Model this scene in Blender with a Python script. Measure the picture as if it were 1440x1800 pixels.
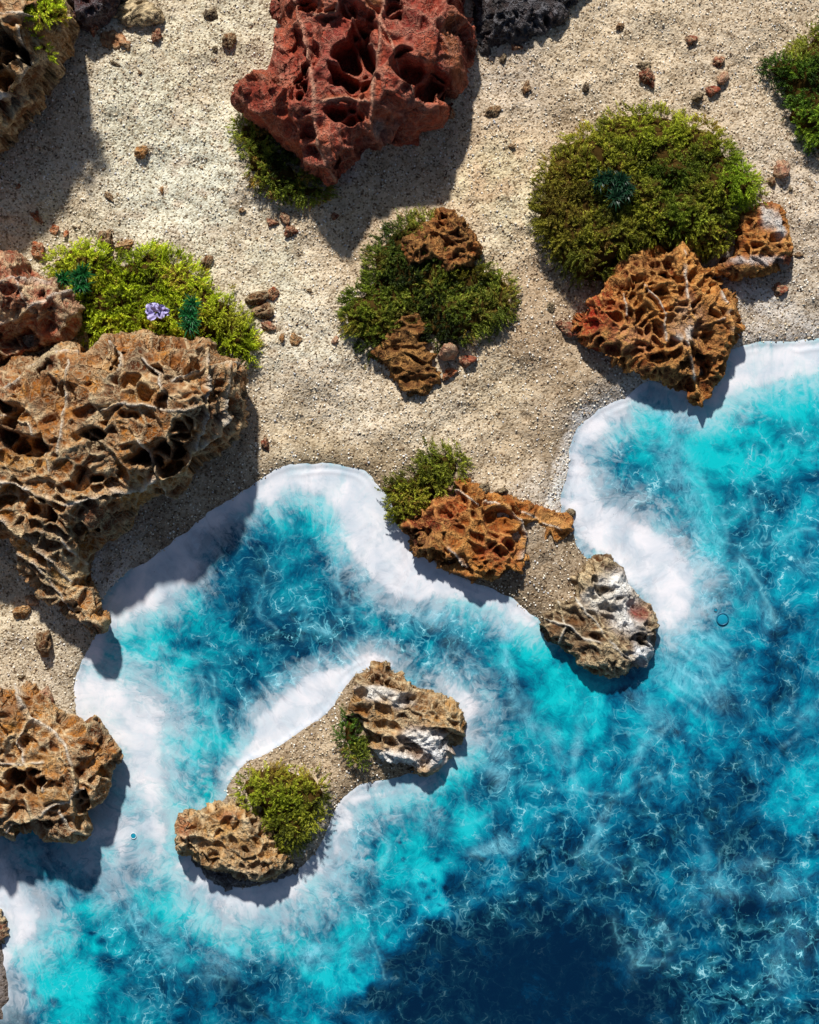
import bpy, math, random
import numpy as np

# ------------------------------------------------------------------ scene, camera, light
scene = bpy.context.scene
for o in list(bpy.data.objects):
    bpy.data.objects.remove(o, do_unlink=True)
COL = scene.collection
S = 0.0004            # one photo pixel is 0.4 mm on the table: the piece is about 0.6 x 0.7 m
CX, CY = 720.0, 900.0
CAMD = 3200.0         # camera height in the same units

cam_data = bpy.data.cameras.new('camera')
cam = bpy.data.objects.new('camera', cam_data)
COL.objects.link(cam)
cam.location = (0, 0, CAMD * S)
cam.rotation_euler = (0, 0, 0)
cam_data.sensor_fit = 'VERTICAL'
cam_data.sensor_height = 24.0
cam_data.lens = 24.0 * CAMD / 1800.0
cam_data.clip_start = 0.01
cam_data.clip_end = 100
scene.camera = cam

SUN_EL = math.radians(41)
SUN_DIR = (0.165, -0.986)      # where shadows fall on the ground (x right, y up in the photo)
world = bpy.data.worlds.new("World")
scene.world = world
world.use_nodes = True
wn = world.node_tree
sky = wn.nodes.new('ShaderNodeTexSky')
sky.sky_type = 'NISHITA'
sky.sun_disc = False
sky.sun_elevation = SUN_EL
az = math.atan2(-SUN_DIR[0], -SUN_DIR[1])      # compass direction the light comes from
sky.sun_rotation = az
wn.links.new(sky.outputs[0], wn.nodes['Background'].inputs[0])
wn.nodes['Background'].inputs[1].default_value = 0.06

sl = bpy.data.lights.new('sun', 'SUN')
sl.energy = 5.0
sl.angle = math.radians(2.4)
sl.color = (1.0, 0.965, 0.91)
sun = bpy.data.objects.new('sun', sl)
COL.objects.link(sun)
dx, dy = SUN_DIR
dz = -math.tan(SUN_EL)
from mathutils import Vector
sun.rotation_euler = Vector((dx, dy, dz)).to_track_quat('-Z', 'Y').to_euler()

scene.view_settings.view_transform = 'Standard'
scene.view_settings.look = 'None'
scene.view_settings.exposure = 0.02
scene.view_settings.gamma = 1.0

# ------------------------------------------------------------------ number helpers
rng = np.random.default_rng(7)

def lin(c):
    c = np.asarray(c, float) / 255.0
    return np.where(c <= 0.04045, c / 12.92, ((c + 0.055) / 1.055) ** 2.4)

def sstep(a, b, x):
    t = np.clip((x - a) / (b - a), 0, 1)
    return t * t * (3 - 2 * t)

def hash3(ix, iy, iz, seed):
    h = (ix.astype(np.int64) * 73856093) ^ (iy.astype(np.int64) * 19349663) ^ (iz.astype(np.int64) * 83492791) ^ (seed * 2654435761 & 0x7fffffff)
    h &= 0xffffffff
    h ^= h >> 16
    h = (h * 0x45d9f3b) & 0xffffffff
    h ^= h >> 16
    h = (h * 0x45d9f3b) & 0xffffffff
    h ^= h >> 16
    return h

def hf(h, k=0):
    if k:
        h = (h ^ (k * 0x9e3779b1)) & 0xffffffff
        h = (h * 0x45d9f3b) & 0xffffffff
        h ^= h >> 15
        h = (h * 0x2c1b3c6d) & 0xffffffff
        h ^= h >> 13
    return (h & 0xffffff).astype(np.float64) / 16777215.0

def vnoise(x, y, z, seed=0):
    """value noise -1..1"""
    x0 = np.floor(x); y0 = np.floor(y); z0 = np.floor(z)
    fx = x - x0; fy = y - y0; fz = z - z0
    fx = fx * fx * (3 - 2 * fx); fy = fy * fy * (3 - 2 * fy); fz = fz * fz * (3 - 2 * fz)
    r = 0
    for i in (0, 1):
        for j in (0, 1):
            for k in (0, 1):
                w = (fx if i else 1 - fx) * (fy if j else 1 - fy) * (fz if k else 1 - fz)
                r = r + w * hf(hash3(x0 + i, y0 + j, z0 + k, seed))
    return r * 2 - 1

def fbm(x, y, z=None, scale=50, octv=4, seed=0, gain=0.5):
    if z is None:
        z = np.zeros_like(x)
    a = 1.0; t = 0; s = 0; f = 1.0 / scale
    for o in range(octv):
        t = t + a * vnoise(x * f + 17.3 * o, y * f - 9.1 * o, z * f + 3.7 * o, seed + o * 31)
        s += a
        a *= gain; f *= 2.03
    return t / s

def worley(x, y, z, scale, seed):
    """F1, F2, cell id, offset to the cell centre (all in cell units)"""
    x = x / scale; y = y / scale; z = z / scale
    x0 = np.floor(x); y0 = np.floor(y); z0 = np.floor(z)
    F1 = np.full(x.shape, 9.0); F2 = np.full(x.shape, 9.0)
    ID = np.zeros(x.shape, np.int64)
    OX = np.zeros(x.shape); OY = np.zeros(x.shape)
    for i in (-1, 0, 1):
        for j in (-1, 0, 1):
            for k in (-1, 0, 1):
                h = hash3(x0 + i, y0 + j, z0 + k, seed)
                ax = x0 + i + hf(h, 1) - x; ay = y0 + j + hf(h, 2) - y; az_ = z0 + k + hf(h, 3) - z
                d = np.sqrt(ax * ax + ay * ay + az_ * az_)
                m = d < F1
                F2 = np.where(m, F1, np.minimum(F2, d))
                F1 = np.where(m, d, F1)
                ID = np.where(m, h, ID)
                OX = np.where(m, ax, OX); OY = np.where(m, ay, OY)
    return F1, F2, ID, OX, OY

def smooth_poly(pts, n=5):
    p = np.array(pts, float)
    out = []
    N = len(p)
    for i in range(N):
        a, b, c, d = p[i - 1], p[i], p[(i + 1) % N], p[(i + 2) % N]
        for k in range(n):
            t = k / n
            out.append(0.5 * ((2 * b) + (-a + c) * t + (2 * a - 5 * b + 4 * c - d) * t * t + (-a + 3 * b - 3 * c + d) * t ** 3))
    return np.array(out)

def poly_sd(X, Y, P, want_arc=False, band=None):
    """signed distance to closed polygon, positive inside"""
    sh = X.shape
    x = X.ravel(); y = Y.ravel()
    best = np.full(x.shape, 1e18)
    inside = np.zeros(x.shape, bool)
    arc = np.zeros(x.shape)
    L = 0.0
    N = len(P)
    for i in range(N):
        ax, ay = P[i]; bx, by = P[(i + 1) % N]
        ex, ey = bx - ax, by - ay
        l2 = ex * ex + ey * ey + 1e-12
        wx, wy = x - ax, y - ay
        t = np.clip((wx * ex + wy * ey) / l2, 0, 1)
        d = (wx - ex * t) ** 2 + (wy - ey * t) ** 2
        if want_arc:
            m = d < best
            arc[m] = L + t[m] * math.sqrt(l2)
        best = np.minimum(best, d)
        c = ((ay > y) != (by > y))
        if ey != 0:
            inside ^= c & (x < ex * (y - ay) / ey + ax)
        L += math.sqrt(l2)
    sd = np.sqrt(best) * np.where(inside, 1, -1)
    if want_arc:
        return sd.reshape(sh), arc.reshape(sh)
    return sd.reshape(sh)

def line_dist(x, y, pts):
    best = np.full(x.shape, 1e18)
    for (ax, ay), (bx, by) in zip(pts[:-1], pts[1:]):
        ex, ey = bx - ax, by - ay
        l2 = ex * ex + ey * ey + 1e-12
        t = np.clip(((x - ax) * ex + (y - ay) * ey) / l2, 0, 1)
        best = np.minimum(best, (x - ax - ex * t) ** 2 + (y - ay - ey * t) ** 2)
    return np.sqrt(best)

# ------------------------------------------------------------------ object helpers
def tag(o, label=None, cat=None, group=None, kind=None):
    if label: o['label'] = label
    if cat: o['category'] = cat
    if group: o['group'] = group
    if kind: o['kind'] = kind
    return o

def empty(name, px, py, z=0):
    o = bpy.data.objects.new(name, None)
    o.empty_display_size = 0.01
    o.location = ((px - CX) * S, (CY - py) * S, z * S)
    COL.objects.link(o)
    return o

def make_mesh(name, V, F, attrs=None, smooth=True):
    """V (n,3) metres; F (m,k) int array of one size, or a list of such arrays"""
    me = bpy.data.meshes.new(name)
    Fs = F if isinstance(F, list) else [F]
    Fs = [f for f in Fs if len(f)]
    nl = sum(f.size for f in Fs); nf = sum(len(f) for f in Fs)
    me.vertices.add(len(V)); me.loops.add(nl); me.polygons.add(nf)
    me.vertices.foreach_set('co', np.ascontiguousarray(V, dtype=np.float32).ravel())
    me.loops.foreach_set('vertex_index', np.concatenate([f.ravel() for f in Fs]).astype(np.int32))
    st = []; off = 0
    for f in Fs:
        k = f.shape[1]
        st.append(off + np.arange(len(f)) * k); off += len(f) * k
    me.polygons.foreach_set('loop_start', np.concatenate(st).astype(np.int32))
    me.update(calc_edges=True)
    if smooth:
        me.polygons.foreach_set('use_smooth', np.ones(nf, bool))
    for k, a in (attrs or {}).items():
        a = np.asarray(a)
        if a.ndim == 2:
            if a.shape[1] == 3 and k.startswith('vec'):
                t = me.attributes.new(k, 'FLOAT_VECTOR', 'POINT')
                t.data.foreach_set('vector', a.astype(np.float32).ravel())
            else:
                t = me.attributes.new(k, 'FLOAT_COLOR', 'POINT')
                c = np.ones((len(a), 4), np.float32); c[:, :3] = a[:, :3]
                t.data.foreach_set('color', c.ravel())
        else:
            t = me.attributes.new(k, 'FLOAT', 'POINT')
            t.data.foreach_set('value', a.astype(np.float32))
    return me

def link(name, me, mat=None, parent=None):
    o = bpy.data.objects.new(name, me)
    COL.objects.link(o)
    if mat is not None:
        if len(me.materials) == 0: me.materials.append(mat)
    if parent is not None: o.parent = parent
    return o

def grid_faces(mask):
    ny, nx = mask.shape
    idx = -np.ones(mask.shape, np.int64)
    idx[mask] = np.arange(mask.sum())
    q = mask[:-1, :-1] & mask[1:, :-1] & mask[1:, 1:] & mask[:-1, 1:]
    a = idx[:-1, :-1][q]; b = idx[1:, :-1][q]; c = idx[1:, 1:][q]; d = idx[:-1, 1:][q]
    return np.stack([a, b, c, d], 1)      # image y grows downwards: this order faces up

# ------------------------------------------------------------------ material helpers
class NT:
    def __init__(s, name):
        s.m = bpy.data.materials.new(name)
        s.m.use_nodes = True
        s.t = s.m.node_tree
        s.b = s.t.nodes['Principled BSDF']
        s.out = s.t.nodes['Material Output']
        s._pos = None
    def n(s, typ, **kw):
        x = s.t.nodes.new(typ)
        for k, v in kw.items(): setattr(x, k, v)
        return x
    def l(s, a, b): s.t.links.new(a, b)
    def put(s, sock, v):
        if hasattr(v, 'is_output') or isinstance(v, bpy.types.NodeSocket): s.l(v, sock)
        else: sock.default_value = v
    def math(s, op, a, b=0.0, c=None, clamp=False):
        x = s.n('ShaderNodeMath', operation=op, use_clamp=clamp)
        s.put(x.inputs[0], a); s.put(x.inputs[1], b)
        if c is not None: s.put(x.inputs[2], c)
        return x.outputs[0]
    def vec(s, op, a, b):
        x = s.n('ShaderNodeVectorMath', operation=op)
        s.put(x.inputs[0], a); s.put(x.inputs[1], b)
        return x.outputs[0]
    def pos(s):
        """object position in photo pixels"""
        if s._pos is None:
            g = s.n('ShaderNodeNewGeometry')
            s._pos = s.vec('MULTIPLY', g.outputs['Position'], (1 / S,) * 3)
        return s._pos
    def scale(s, v, k):
        return s.vec('MULTIPLY', v, k if isinstance(k, tuple) else (k,) * 3)
    def noise(s, v, size, detail=3, rough=0.5, dist=0.0, typ='FBM', color=False, norm=True):
        x = s.n('ShaderNodeTexNoise')
        x.noise_type = typ
        if hasattr(x, 'normalize') and typ == 'FBM': x.normalize = norm
        s.l(v, x.inputs['Vector'])
        x.inputs['Scale'].default_value = 1.0 / size
        x.inputs['Detail'].default_value = detail
        x.inputs['Roughness'].default_value = rough
        x.inputs['Distortion'].default_value = dist
        return x.outputs[1 if color else 0]
    def voro(s, v, size, feature='F1', out='Distance', rand=1.0):
        x = s.n('ShaderNodeTexVoronoi', feature=feature)
        s.l(v, x.inputs['Vector'])
        x.inputs['Scale'].default_value = 1.0 / size
        x.inputs['Randomness'].default_value = rand
        return x.outputs[out]
    def attr(s, name, out='Fac'):
        x = s.n('ShaderNodeAttribute'); x.attribute_name = name
        return x.outputs[out]
    def map(s, v, a, b, c=0.0, d=1.0, smooth=False):
        x = s.n('ShaderNodeMapRange')
        if smooth: x.interpolation_type = 'SMOOTHSTEP'
        s.put(x.inputs[0], v)
        for i, q in enumerate((a, b, c, d)): s.put(x.inputs[i + 1], q)
        return x.outputs[0]
    def mix(s, f, a, b, mode='MIX'):
        x = s.n('ShaderNodeMix', data_type='RGBA', blend_type=mode)
        s.put(x.inputs[0], f)
        for k, v in ((6, a), (7, b)):
            if isinstance(v, bpy.types.NodeSocket): s.l(v, x.inputs[k])
            else: x.inputs[k].default_value = (*v[:3], 1)
        return x.outputs[2]
    def ramp(s, f, stops):
        x = s.n('ShaderNodeValToRGB')
        s.l(f, x.inputs[0])
        e = x.color_ramp.elements
        while len(e) < len(stops): e.new(0.5)
        for q, (p, c) in zip(e, stops):
            q.position = p; q.color = (*lin(c), 1)
        return x.outputs[0]
    def bump(s, h, dist, strength=1.0, normal=None):
        x = s.n('ShaderNodeBump')
        x.inputs['Strength'].default_value = strength
        x.inputs['Distance'].default_value = dist * S
        s.l(h, x.inputs['Height'])
        if normal is not None: s.l(normal, x.inputs['Normal'])
        return x.outputs[0]

# ---- sand
m = NT('sand')
p = m.pos()
base = m.attr('tint', 'Color')
wet = m.attr('wet')
v1 = m.voro(p, 3.1, 'F1', 'Color')
sep = m.n('ShaderNodeSeparateColor'); m.l(v1, sep.inputs[0])
g1 = m.ramp(sep.outputs[0], [(0.0, (112, 98, 84)), (0.14, (196, 186, 170)), (0.45, (240, 236, 228)), (0.75, (255, 255, 252)), (1.0, (255, 252, 244))])
c = m.mix(1.0, base, g1, 'MULTIPLY')
n2 = m.noise(p, 26, 5, 0.65)
c = m.mix(1.0, c, m.ramp(n2, [(0.25, (196, 190, 182)), (0.5, (240, 238, 235)), (0.72, (255, 255, 255))]), 'MULTIPLY')
n3 = m.noise(p, 2.6, 2, 0.7)
dark = m.map(n3, 0.64, 0.74, 0, 0.5)
c = m.mix(dark, c, lin((88, 70, 52)))
m.l(c, m.b.inputs['Base Color'])
m.l(m.map(wet, 0, 1, 0.85, 0.3), m.b.inputs['Roughness'])
m.b.inputs['Specular IOR Level'].default_value = 0.3
d1 = m.voro(p, 3.1, 'SMOOTH_F1', 'Distance')
hh = m.math('ADD', m.math('MULTIPLY', d1, -1.6), m.math('MULTIPLY', m.noise(p, 6, 4, 0.75), 2.6))
m.l(m.bump(hh, 1.15, 0.9), m.b.inputs['Normal'])
MAT_SAND = m.m

# ---- sand grains (loose)
m = NT('sand_grain')
a = m.attr('tint', 'Color')
m.l(a, m.b.inputs['Base Color'])
m.b.inputs['Roughness'].default_value = 0.45
MAT_GRAIN = m.m

# ---- water (poured resin sea)
m = NT('resin_water')
p = m.pos()
tone = m.attr('tone'); blue = m.attr('blue'); fsd = m.attr('foam_sd'); fsoft = m.attr('foam_soft')
strk = m.attr('thread'); webk = m.attr('webk'); flow = m.attr('vecflow', 'Vector')
w1 = m.noise(p, 95, 2, 0.5, color=True)
w1 = m.scale(m.vec('SUBTRACT', w1, (0.5, 0.5, 0.5)), 62)
pw = m.vec('ADD', p, w1)
w2 = m.noise(pw, 34, 3, 0.55, color=True)
w2 = m.scale(m.vec('SUBTRACT', w2, (0.5, 0.5, 0.5)), 22)
pw2 = m.vec('ADD', pw, w2)
# dark cells and cloudy bodies of pigment
cl = m.noise(pw, 62, 5, 0.62)
cl2 = m.noise(pw2, 26, 3, 0.5)
def aniso(deg, a, b, det=3):
    mp = m.n('ShaderNodeMapping'); mp.vector_type = 'POINT'
    mp.inputs['Rotation'].default_value = (0, 0, math.radians(deg)); m.l(pw2, mp.inputs['Vector'])
    return m.noise(m.scale(mp.outputs[0], (1 / a, 1 / b, 1.0)), 1.0, det, 0.6)
dirm = m.map(m.noise(p, 110, 1), 0.44, 0.56, 0, 1, True)
st1 = aniso(-38, 5, 60); st2 = aniso(28, 5, 55)
stx = m.math('ADD', m.math('MULTIPLY', st1, dirm), m.math('MULTIPLY', st2, m.math('SUBTRACT', 1.0, dirm)))
stx = m.math('SUBTRACT', stx, 0.5)
amp = m.map(tone, 0.0, 0.45, 0.4, 1.0)
nz = m.math('ADD', m.math('MULTIPLY', m.math('SUBTRACT', cl, 0.5), 1.75), m.math('ADD', m.math('MULTIPLY', m.math('SUBTRACT', cl2, 0.5), 0.75), m.math('MULTIPLY', stx, 0.55)))
t = m.math('ADD', m.math('SUBTRACT', tone, 0.07), m.math('MULTIPLY', nz, amp))
cells = m.voro(pw2, 19, 'SMOOTH_F1', 'Distance')
cellm = m.math('MULTIPLY', m.map(cells, 0.0, 0.36, 1, 0, True), m.map(m.noise(p, 70, 2), 0.5, 0.66, 0, 1, True))
t = m.math('SUBTRACT', t, m.math('MULTIPLY', cellm, 0.3), clamp=True)
teal = m.ramp(t, [(0.0, (0, 34, 62)), (0.22, (0, 62, 94)), (0.42, (0, 94, 122)), (0.6, (0, 126, 146)), (0.8, (0, 158, 170)), (1.0, (6, 188, 194))])
blu = m.ramp(t, [(0.0, (0, 22, 48)), (0.22, (0, 48, 84)), (0.42, (0, 78, 122)), (0.6, (0, 108, 150)), (0.8, (8, 142, 178)), (1.0, (40, 174, 200))])
c = m.mix(blue, teal, blu)
# web of pale threads
def ridge(v, size, det, sharp):
    n = m.noise(v, size, det, 0.55)
    r = m.math('ABSOLUTE', m.math('SUBTRACT', n, 0.5))
    return m.map(r, 0.0, sharp, 1, 0, True)
r1 = m.math('ADD', m.math('MULTIPLY', ridge(pw2, 60, 2, 0.012), .55), m.math('MULTIPLY', ridge(pw2, 60, 2, 0.05), .4))
r2 = ridge(pw2, 26, 2, 0.045)
w3 = m.scale(m.vec('SUBTRACT', m.noise(p, 13, 3, 0.6, color=True), (0.5, 0.5, 0.5)), 15)
pw3 = m.vec('ADD', m.vec('ADD', p, m.scale(w1, 0.6)), w3)
ve = m.voro(pw3, 34, 'DISTANCE_TO_EDGE', 'Distance')
thick = m.map(m.noise(p, 22, 2), 0.35, 0.7, 0.012, 0.075)
r3 = m.math('MULTIPLY', m.map(m.math('DIVIDE', ve, thick), 0.0, 1.0, 1, 0, True), m.map(m.noise(p, 17, 3), 0.4, 0.56, 0, 1, True))
ve3 = m.voro(pw3, 15, 'DISTANCE_TO_EDGE', 'Distance')
r5 = m.math('MULTIPLY', m.map(ve3, 0.0, 0.085, 1, 0, True), m.map(m.noise(p, 12, 3), 0.46, 0.6, 0, 1, True))
ve2 = m.voro(pw2, 11.5, 'DISTANCE_TO_EDGE', 'Distance')
r4 = m.map(ve2, 0.0, 0.12, 1, 0, True)
mk1 = m.map(m.noise(p, 60, 3), 0.42, 0.66, 0, 1, True)
mk2 = m.map(m.noise(pw, 34, 3), 0.45, 0.68, 0, 1, True)
web = m.math('MULTIPLY', m.math('MAXIMUM', r1, m.math('MULTIPLY', r2, 0.7)), mk1)
web2 = m.math('MAXIMUM', m.math('MULTIPLY', r3, m.map(mk2, 0, 1, 0.45, 1.0)), m.math('MULTIPLY', m.math('MAXIMUM', m.math('MULTIPLY', r5, 0.85), m.math('MULTIPLY', r4, 0.2)), mk2))
web = m.math('MULTIPLY', web, 0.7)
web = m.math('MAXIMUM', web, web2)
# soft veils round the threads
veil = m.math('MULTIPLY', m.map(ve, 0.0, 0.28, 1, 0, True), mk2)
hair = m.noise(m.scale(m.vec('ADD', flow, m.scale(w2, 0.35)), (1 / 13.0, 1 / 130.0, 1.0)), 1.0, 3, 0.6)
fib = m.math('SUBTRACT', hair, 0.5)
c = m.mix(m.math('MULTIPLY', m.math('MULTIPLY', veil, webk), 0.3), c, lin((70, 185, 205)))
c = m.mix(m.math('MULTIPLY', web, m.math('MULTIPLY', webk, 0.95), clamp=True), c, m.mix(m.map(web, 0.2, 0.9), lin((70, 190, 210)), lin((178, 232, 240))))
# milky foam with feathered, fibrous edge
fn = m.math('ADD', m.math('MULTIPLY', m.math('SUBTRACT', m.noise(pw2, 38, 5, 0.6), 0.5), 4.2),
            m.math('MULTIPLY', fib, 2.8))
f = m.math('DIVIDE', fsd, fsoft)
f = m.math('ADD', f, m.math('MULTIPLY', fn, 0.72))
foam = m.math('MULTIPLY', m.map(f, -1.6, 2.0, 0, 1, True), m.map(m.math('ADD', fib, m.math('SUBTRACT', m.noise(pw2, 50, 3), 0.5)), -0.25, 0.05, 0.8, 1.0))
f2 = m.math('ADD', m.math('DIVIDE', fsd, fsoft), m.math('MULTIPLY', fib, 9.0))
f2 = m.math('ADD', f2, m.math('MULTIPLY', m.math('SUBTRACT', m.noise(pw2, 24, 4, 0.6), 0.5), 4.0))
foam = m.math('MAXIMUM', foam, m.math('MULTIPLY', m.map(f2, -4.6, 0.8, 0, 1, True), 0.55))
thr = m.math('MULTIPLY', strk, m.map(m.noise(pw2, 8, 3), 0.3, 0.6, 0.45, 1))

c = m.mix(m.math('MULTIPLY', thr, 0.85), c, lin((120, 208, 224)))
fcol = m.mix(m.map(m.noise(pw2, 44, 3), 0.35, 0.7, 0, 1), lin((236, 233, 236)), lin((196, 206, 216)))
fcol = m.mix(m.math('MULTIPLY', m.map(fib, 0.02, 0.25, 0, 1), 0.35), fcol, lin((190, 214, 222)))
wisp = m.attr('wisp')
wa = m.math('MULTIPLY', wisp, m.map(m.math('ADD', stx, m.math('SUBTRACT', m.noise(pw2, 16, 4), 0.5)), -0.22, 0.22, 0.25, 1.25), clamp=True)
c = m.mix(wa, c, lin((126, 202, 220)))
c = m.mix(foam, c, m.mix(m.map(foam, 0.1, 0.7, 0, 1), lin((170, 214, 226)), fcol))
spk = m.voro(p, 21, 'F1', 'Distance')
c = m.mix(m.map(spk, 0.022, 0.04, 0.55, 0), c, lin((50, 60, 62)))
m.l(c, m.b.inputs['Base Color'])
m.b.inputs['Roughness'].default_value = 0.22
m.b.inputs['Coat Weight'].default_value = 0.2
m.b.inputs['Coat Roughness'].default_value = 0.04
m.b.inputs['Specular IOR Level'].default_value = 0.25
hh = m.math('ADD', m.math('MULTIPLY', m.noise(pw2, 30, 3), 1.0), m.math('MULTIPLY', foam, 0.8))
m.l(m.bump(hh, 1.6, 0.35), m.b.inputs['Normal'])
MAT_WATER = m.m

# ---- rock (colours per rock come as an attribute of the stone itself)
def rock_mat(name, grain=3.0, rough=0.88, bump=1.6, netamt=0.3, pale=(236, 212, 168)):
    m = NT(name)
    p = m.pos()
    c = m.attr('tint', 'Color')
    vein = m.attr('vein')
    n = m.noise(p, 14, 6, 0.7, 0.6)
    c = m.mix(1.0, c, m.ramp(n, [(0.3, (116, 98, 88)), (0.46, (214, 202, 192)), (0.66, (255, 252, 240))]), 'MULTIPLY')
    n2 = m.noise(p, grain, 3, 0.7)
    c = m.mix(m.map(n2, 0.54, 0.68, 0, 0.65), c, lin((70, 38, 22)))
    wv = m.vec('ADD', p, m.scale(m.vec('SUBTRACT', m.noise(p, 16, 3, 0.6, color=True), (0.5, 0.5, 0.5)), 16))
    e1 = m.voro(wv, 21, 'DISTANCE_TO_EDGE', 'Distance'); e2 = m.voro(wv, 9, 'DISTANCE_TO_EDGE', 'Distance')
    net = m.math('MAXIMUM', m.map(e1, 0.03, 0.09, 1, 0, True), m.math('MULTIPLY', m.map(e2, 0.03, 0.12, 1, 0, True), 0.7))
    net = m.math('MULTIPLY', net, m.map(m.noise(p, 30, 3), 0.36, 0.55, 0, 1, True))
    c = m.mix(m.math('MULTIPLY', net, netamt), c, lin(pale))
    c = m.mix(m.math('MULTIPLY', vein, m.map(m.noise(p, 12, 3), 0.36, 0.56, 0.25, 1.0), clamp=True), c, lin(pale))
    cc = m.mix(1.0, m.attr('tint', 'Color'), m.ramp(m.noise(p, 7, 5, 0.7), [(0.3, (176, 160, 140)), (0.45, (246, 244, 240)), (0.7, (255, 255, 255))]), 'MULTIPLY')
    c = m.mix(m.attr('crust'), c, cc)
    m.l(c, m.b.inputs['Base Color'])
    m.b.inputs['Roughness'].default_value = rough
    m.b.inputs['Specular IOR Level'].default_value = 0.25
    h = m.math('ADD', m.noise(p, 7, 6, 0.72), m.math('MULTIPLY', m.voro(p, 5, 'F1', 'Distance'), 0.35))
    h = m.math('ADD', h, m.math('MULTIPLY', net, 0.9))
    m.l(m.bump(h, bump * 3, 1.0), m.b.inputs['Normal'])
    return m.m
MAT_ROCK = rock_mat('brown_rock')
MAT_ORANGE = rock_mat('orange_rock', netamt=0.4, pale=(226, 168, 96))
MAT_RED = rock_mat('red_rock', netamt=0.3, pale=(206, 150, 124), bump=1.4)
MAT_DARK = rock_mat('dark_glassy_rock', rough=0.35, bump=2.2, pale=(170, 170, 176))

# ---- moss and leaves
def leaf_mat(name, transl=0.3, rough=0.6):
    m = NT(name)
    c = m.attr('tint', 'Color')
    m.l(c, m.b.inputs['Base Color'])
    m.b.inputs['Roughness'].default_value = rough
    m.b.inputs['Specular IOR Level'].default_value = 0.25
    tr = m.n('ShaderNodeBsdfTranslucent'); m.l(c, tr.inputs[0])
    mx = m.n('ShaderNodeMixShader'); mx.inputs[0].default_value = transl
    m.l(m.b.outputs[0], mx.inputs[1]); m.l(tr.outputs[0], mx.inputs[2])
    m.l(mx.outputs[0], m.out.inputs[0])
    return m.m
MAT_MOSS = leaf_mat('moss_leaf')
MAT_NEEDLE = leaf_mat('needle_leaf', 0.15, 0.4)
MAT_PETAL = leaf_mat('petal', 0.3, 0.5)
m = NT('peat')
m.l(m.mix(m.noise(m.pos(), 6, 4), lin((36, 30, 12)), lin((88, 66, 32))), m.b.inputs['Base Color'])
m.b.inputs['Roughness'].default_value = 1.0
m.b.inputs['Specular IOR Level'].default_value = 0.0
MAT_PEAT = m.m
m = NT('clear_resin')
m.b.inputs['Base Color'].default_value = (*lin((190, 225, 232)), 1)
m.b.inputs['Roughness'].default_value = 0.05
m.b.inputs['Transmission Weight'].default_value = 0.85
MAT_BUBBLE = m.m

# ------------------------------------------------------------------ the coast, traced
LAND = [(-700, 1440), (-120, 1450), (0, 1440), (70, 1410), (120, 1340), (140, 1270), (136, 1205), (150, 1165), (168, 1128), (180, 1095), (184, 1060),
        (200, 1032), (225, 1008), (255, 992), (290, 968), (330, 938), (370, 905), (410, 880), (450, 852), (485, 830), (520, 821), (560, 818),
        (605, 822), (640, 835), (668, 862), (688, 893), (708, 930), (732, 962), (765, 992), (800, 1015), (840, 1032), (872, 1042),
        (905, 1062), (940, 1090), (965, 1115), (1000, 1145), (1050, 1165), (1100, 1165), (1132, 1150), (1140, 1110), (1135, 1070), (1115, 1035),
        (1095, 1000), (1070, 982), (1040, 980), (1018, 960), (1008, 925), (992, 902), (990, 870), (1000, 835), (1004, 795), (1016, 762),
        (1036, 738), (1065, 720), (1105, 700), (1140, 674), (1165, 680), (1200, 688), (1225, 700), (1245, 690), (1268, 650), (1290, 618), (1330, 606), (1385, 604),
        (1440, 598), (1560, 590), (1800, 560), (2150, 560), (2150, -800), (-700, -800)]
ISLE = [(392, 1402), (398, 1375), (420, 1345), (455, 1325), (500, 1300), (540, 1272), (572, 1250), (592, 1222), (610, 1196), (632, 1176),
        (660, 1168), (688, 1172), (705, 1190), (750, 1215), (795, 1240), (808, 1280), (795, 1305), (760, 1340), (720, 1362), (680, 1374),
        (640, 1384), (610, 1402), (592, 1428), (580, 1455), (568, 1485), (550, 1510), (520, 1532), (480, 1550), (440, 1562), (400, 1560),
        (362, 1542), (342, 1515), (335, 1485), (362, 1430)]
SPIT = [(-700, 1640), (-60, 1610), (0, 1600), (9, 1622), (8, 1655), (14, 1700), (20, 1745), (8, 1775), (-60, 1800), (-700, 1800)]
LANDP, ISLEP, SPITP = smooth_poly(LAND, 4), smooth_poly(ISLE, 4), smooth_poly(SPIT, 3)

def axis(a, b, step, lo, hi, outer):
    """fine spacing inside a..b, coarser out to lo..hi"""
    left = np.arange(lo, a, outer); right = np.arange(b + outer, hi + outer, outer)
    return np.concatenate([left, np.arange(a, b + step * 0.5, step), right])

def land_sd(X, Y):
    j = fbm(X, Y, scale=22, octv=3, seed=5) * 4.0
    a = poly_sd(X, Y, LANDP); b = poly_sd(X, Y, ISLEP); c = poly_sd(X, Y, SPITP)
    return np.maximum(np.maximum(a, b), c) + j

# ---- sand: one relief sheet
xs = axis(-60, 1500, 3.2, -660, 2100, 16); ys = axis(-60, 1860, 3.2, -700, 2500, 16)
X, Y = np.meshgrid(xs, ys)
sd = land_sd(X, Y)

def gblob(X, Y, x, y, r, ry=None):
    ry = ry or r
    return np.exp(-(((X - x) / r) ** 2 + ((Y - y) / ry) ** 2))

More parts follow.
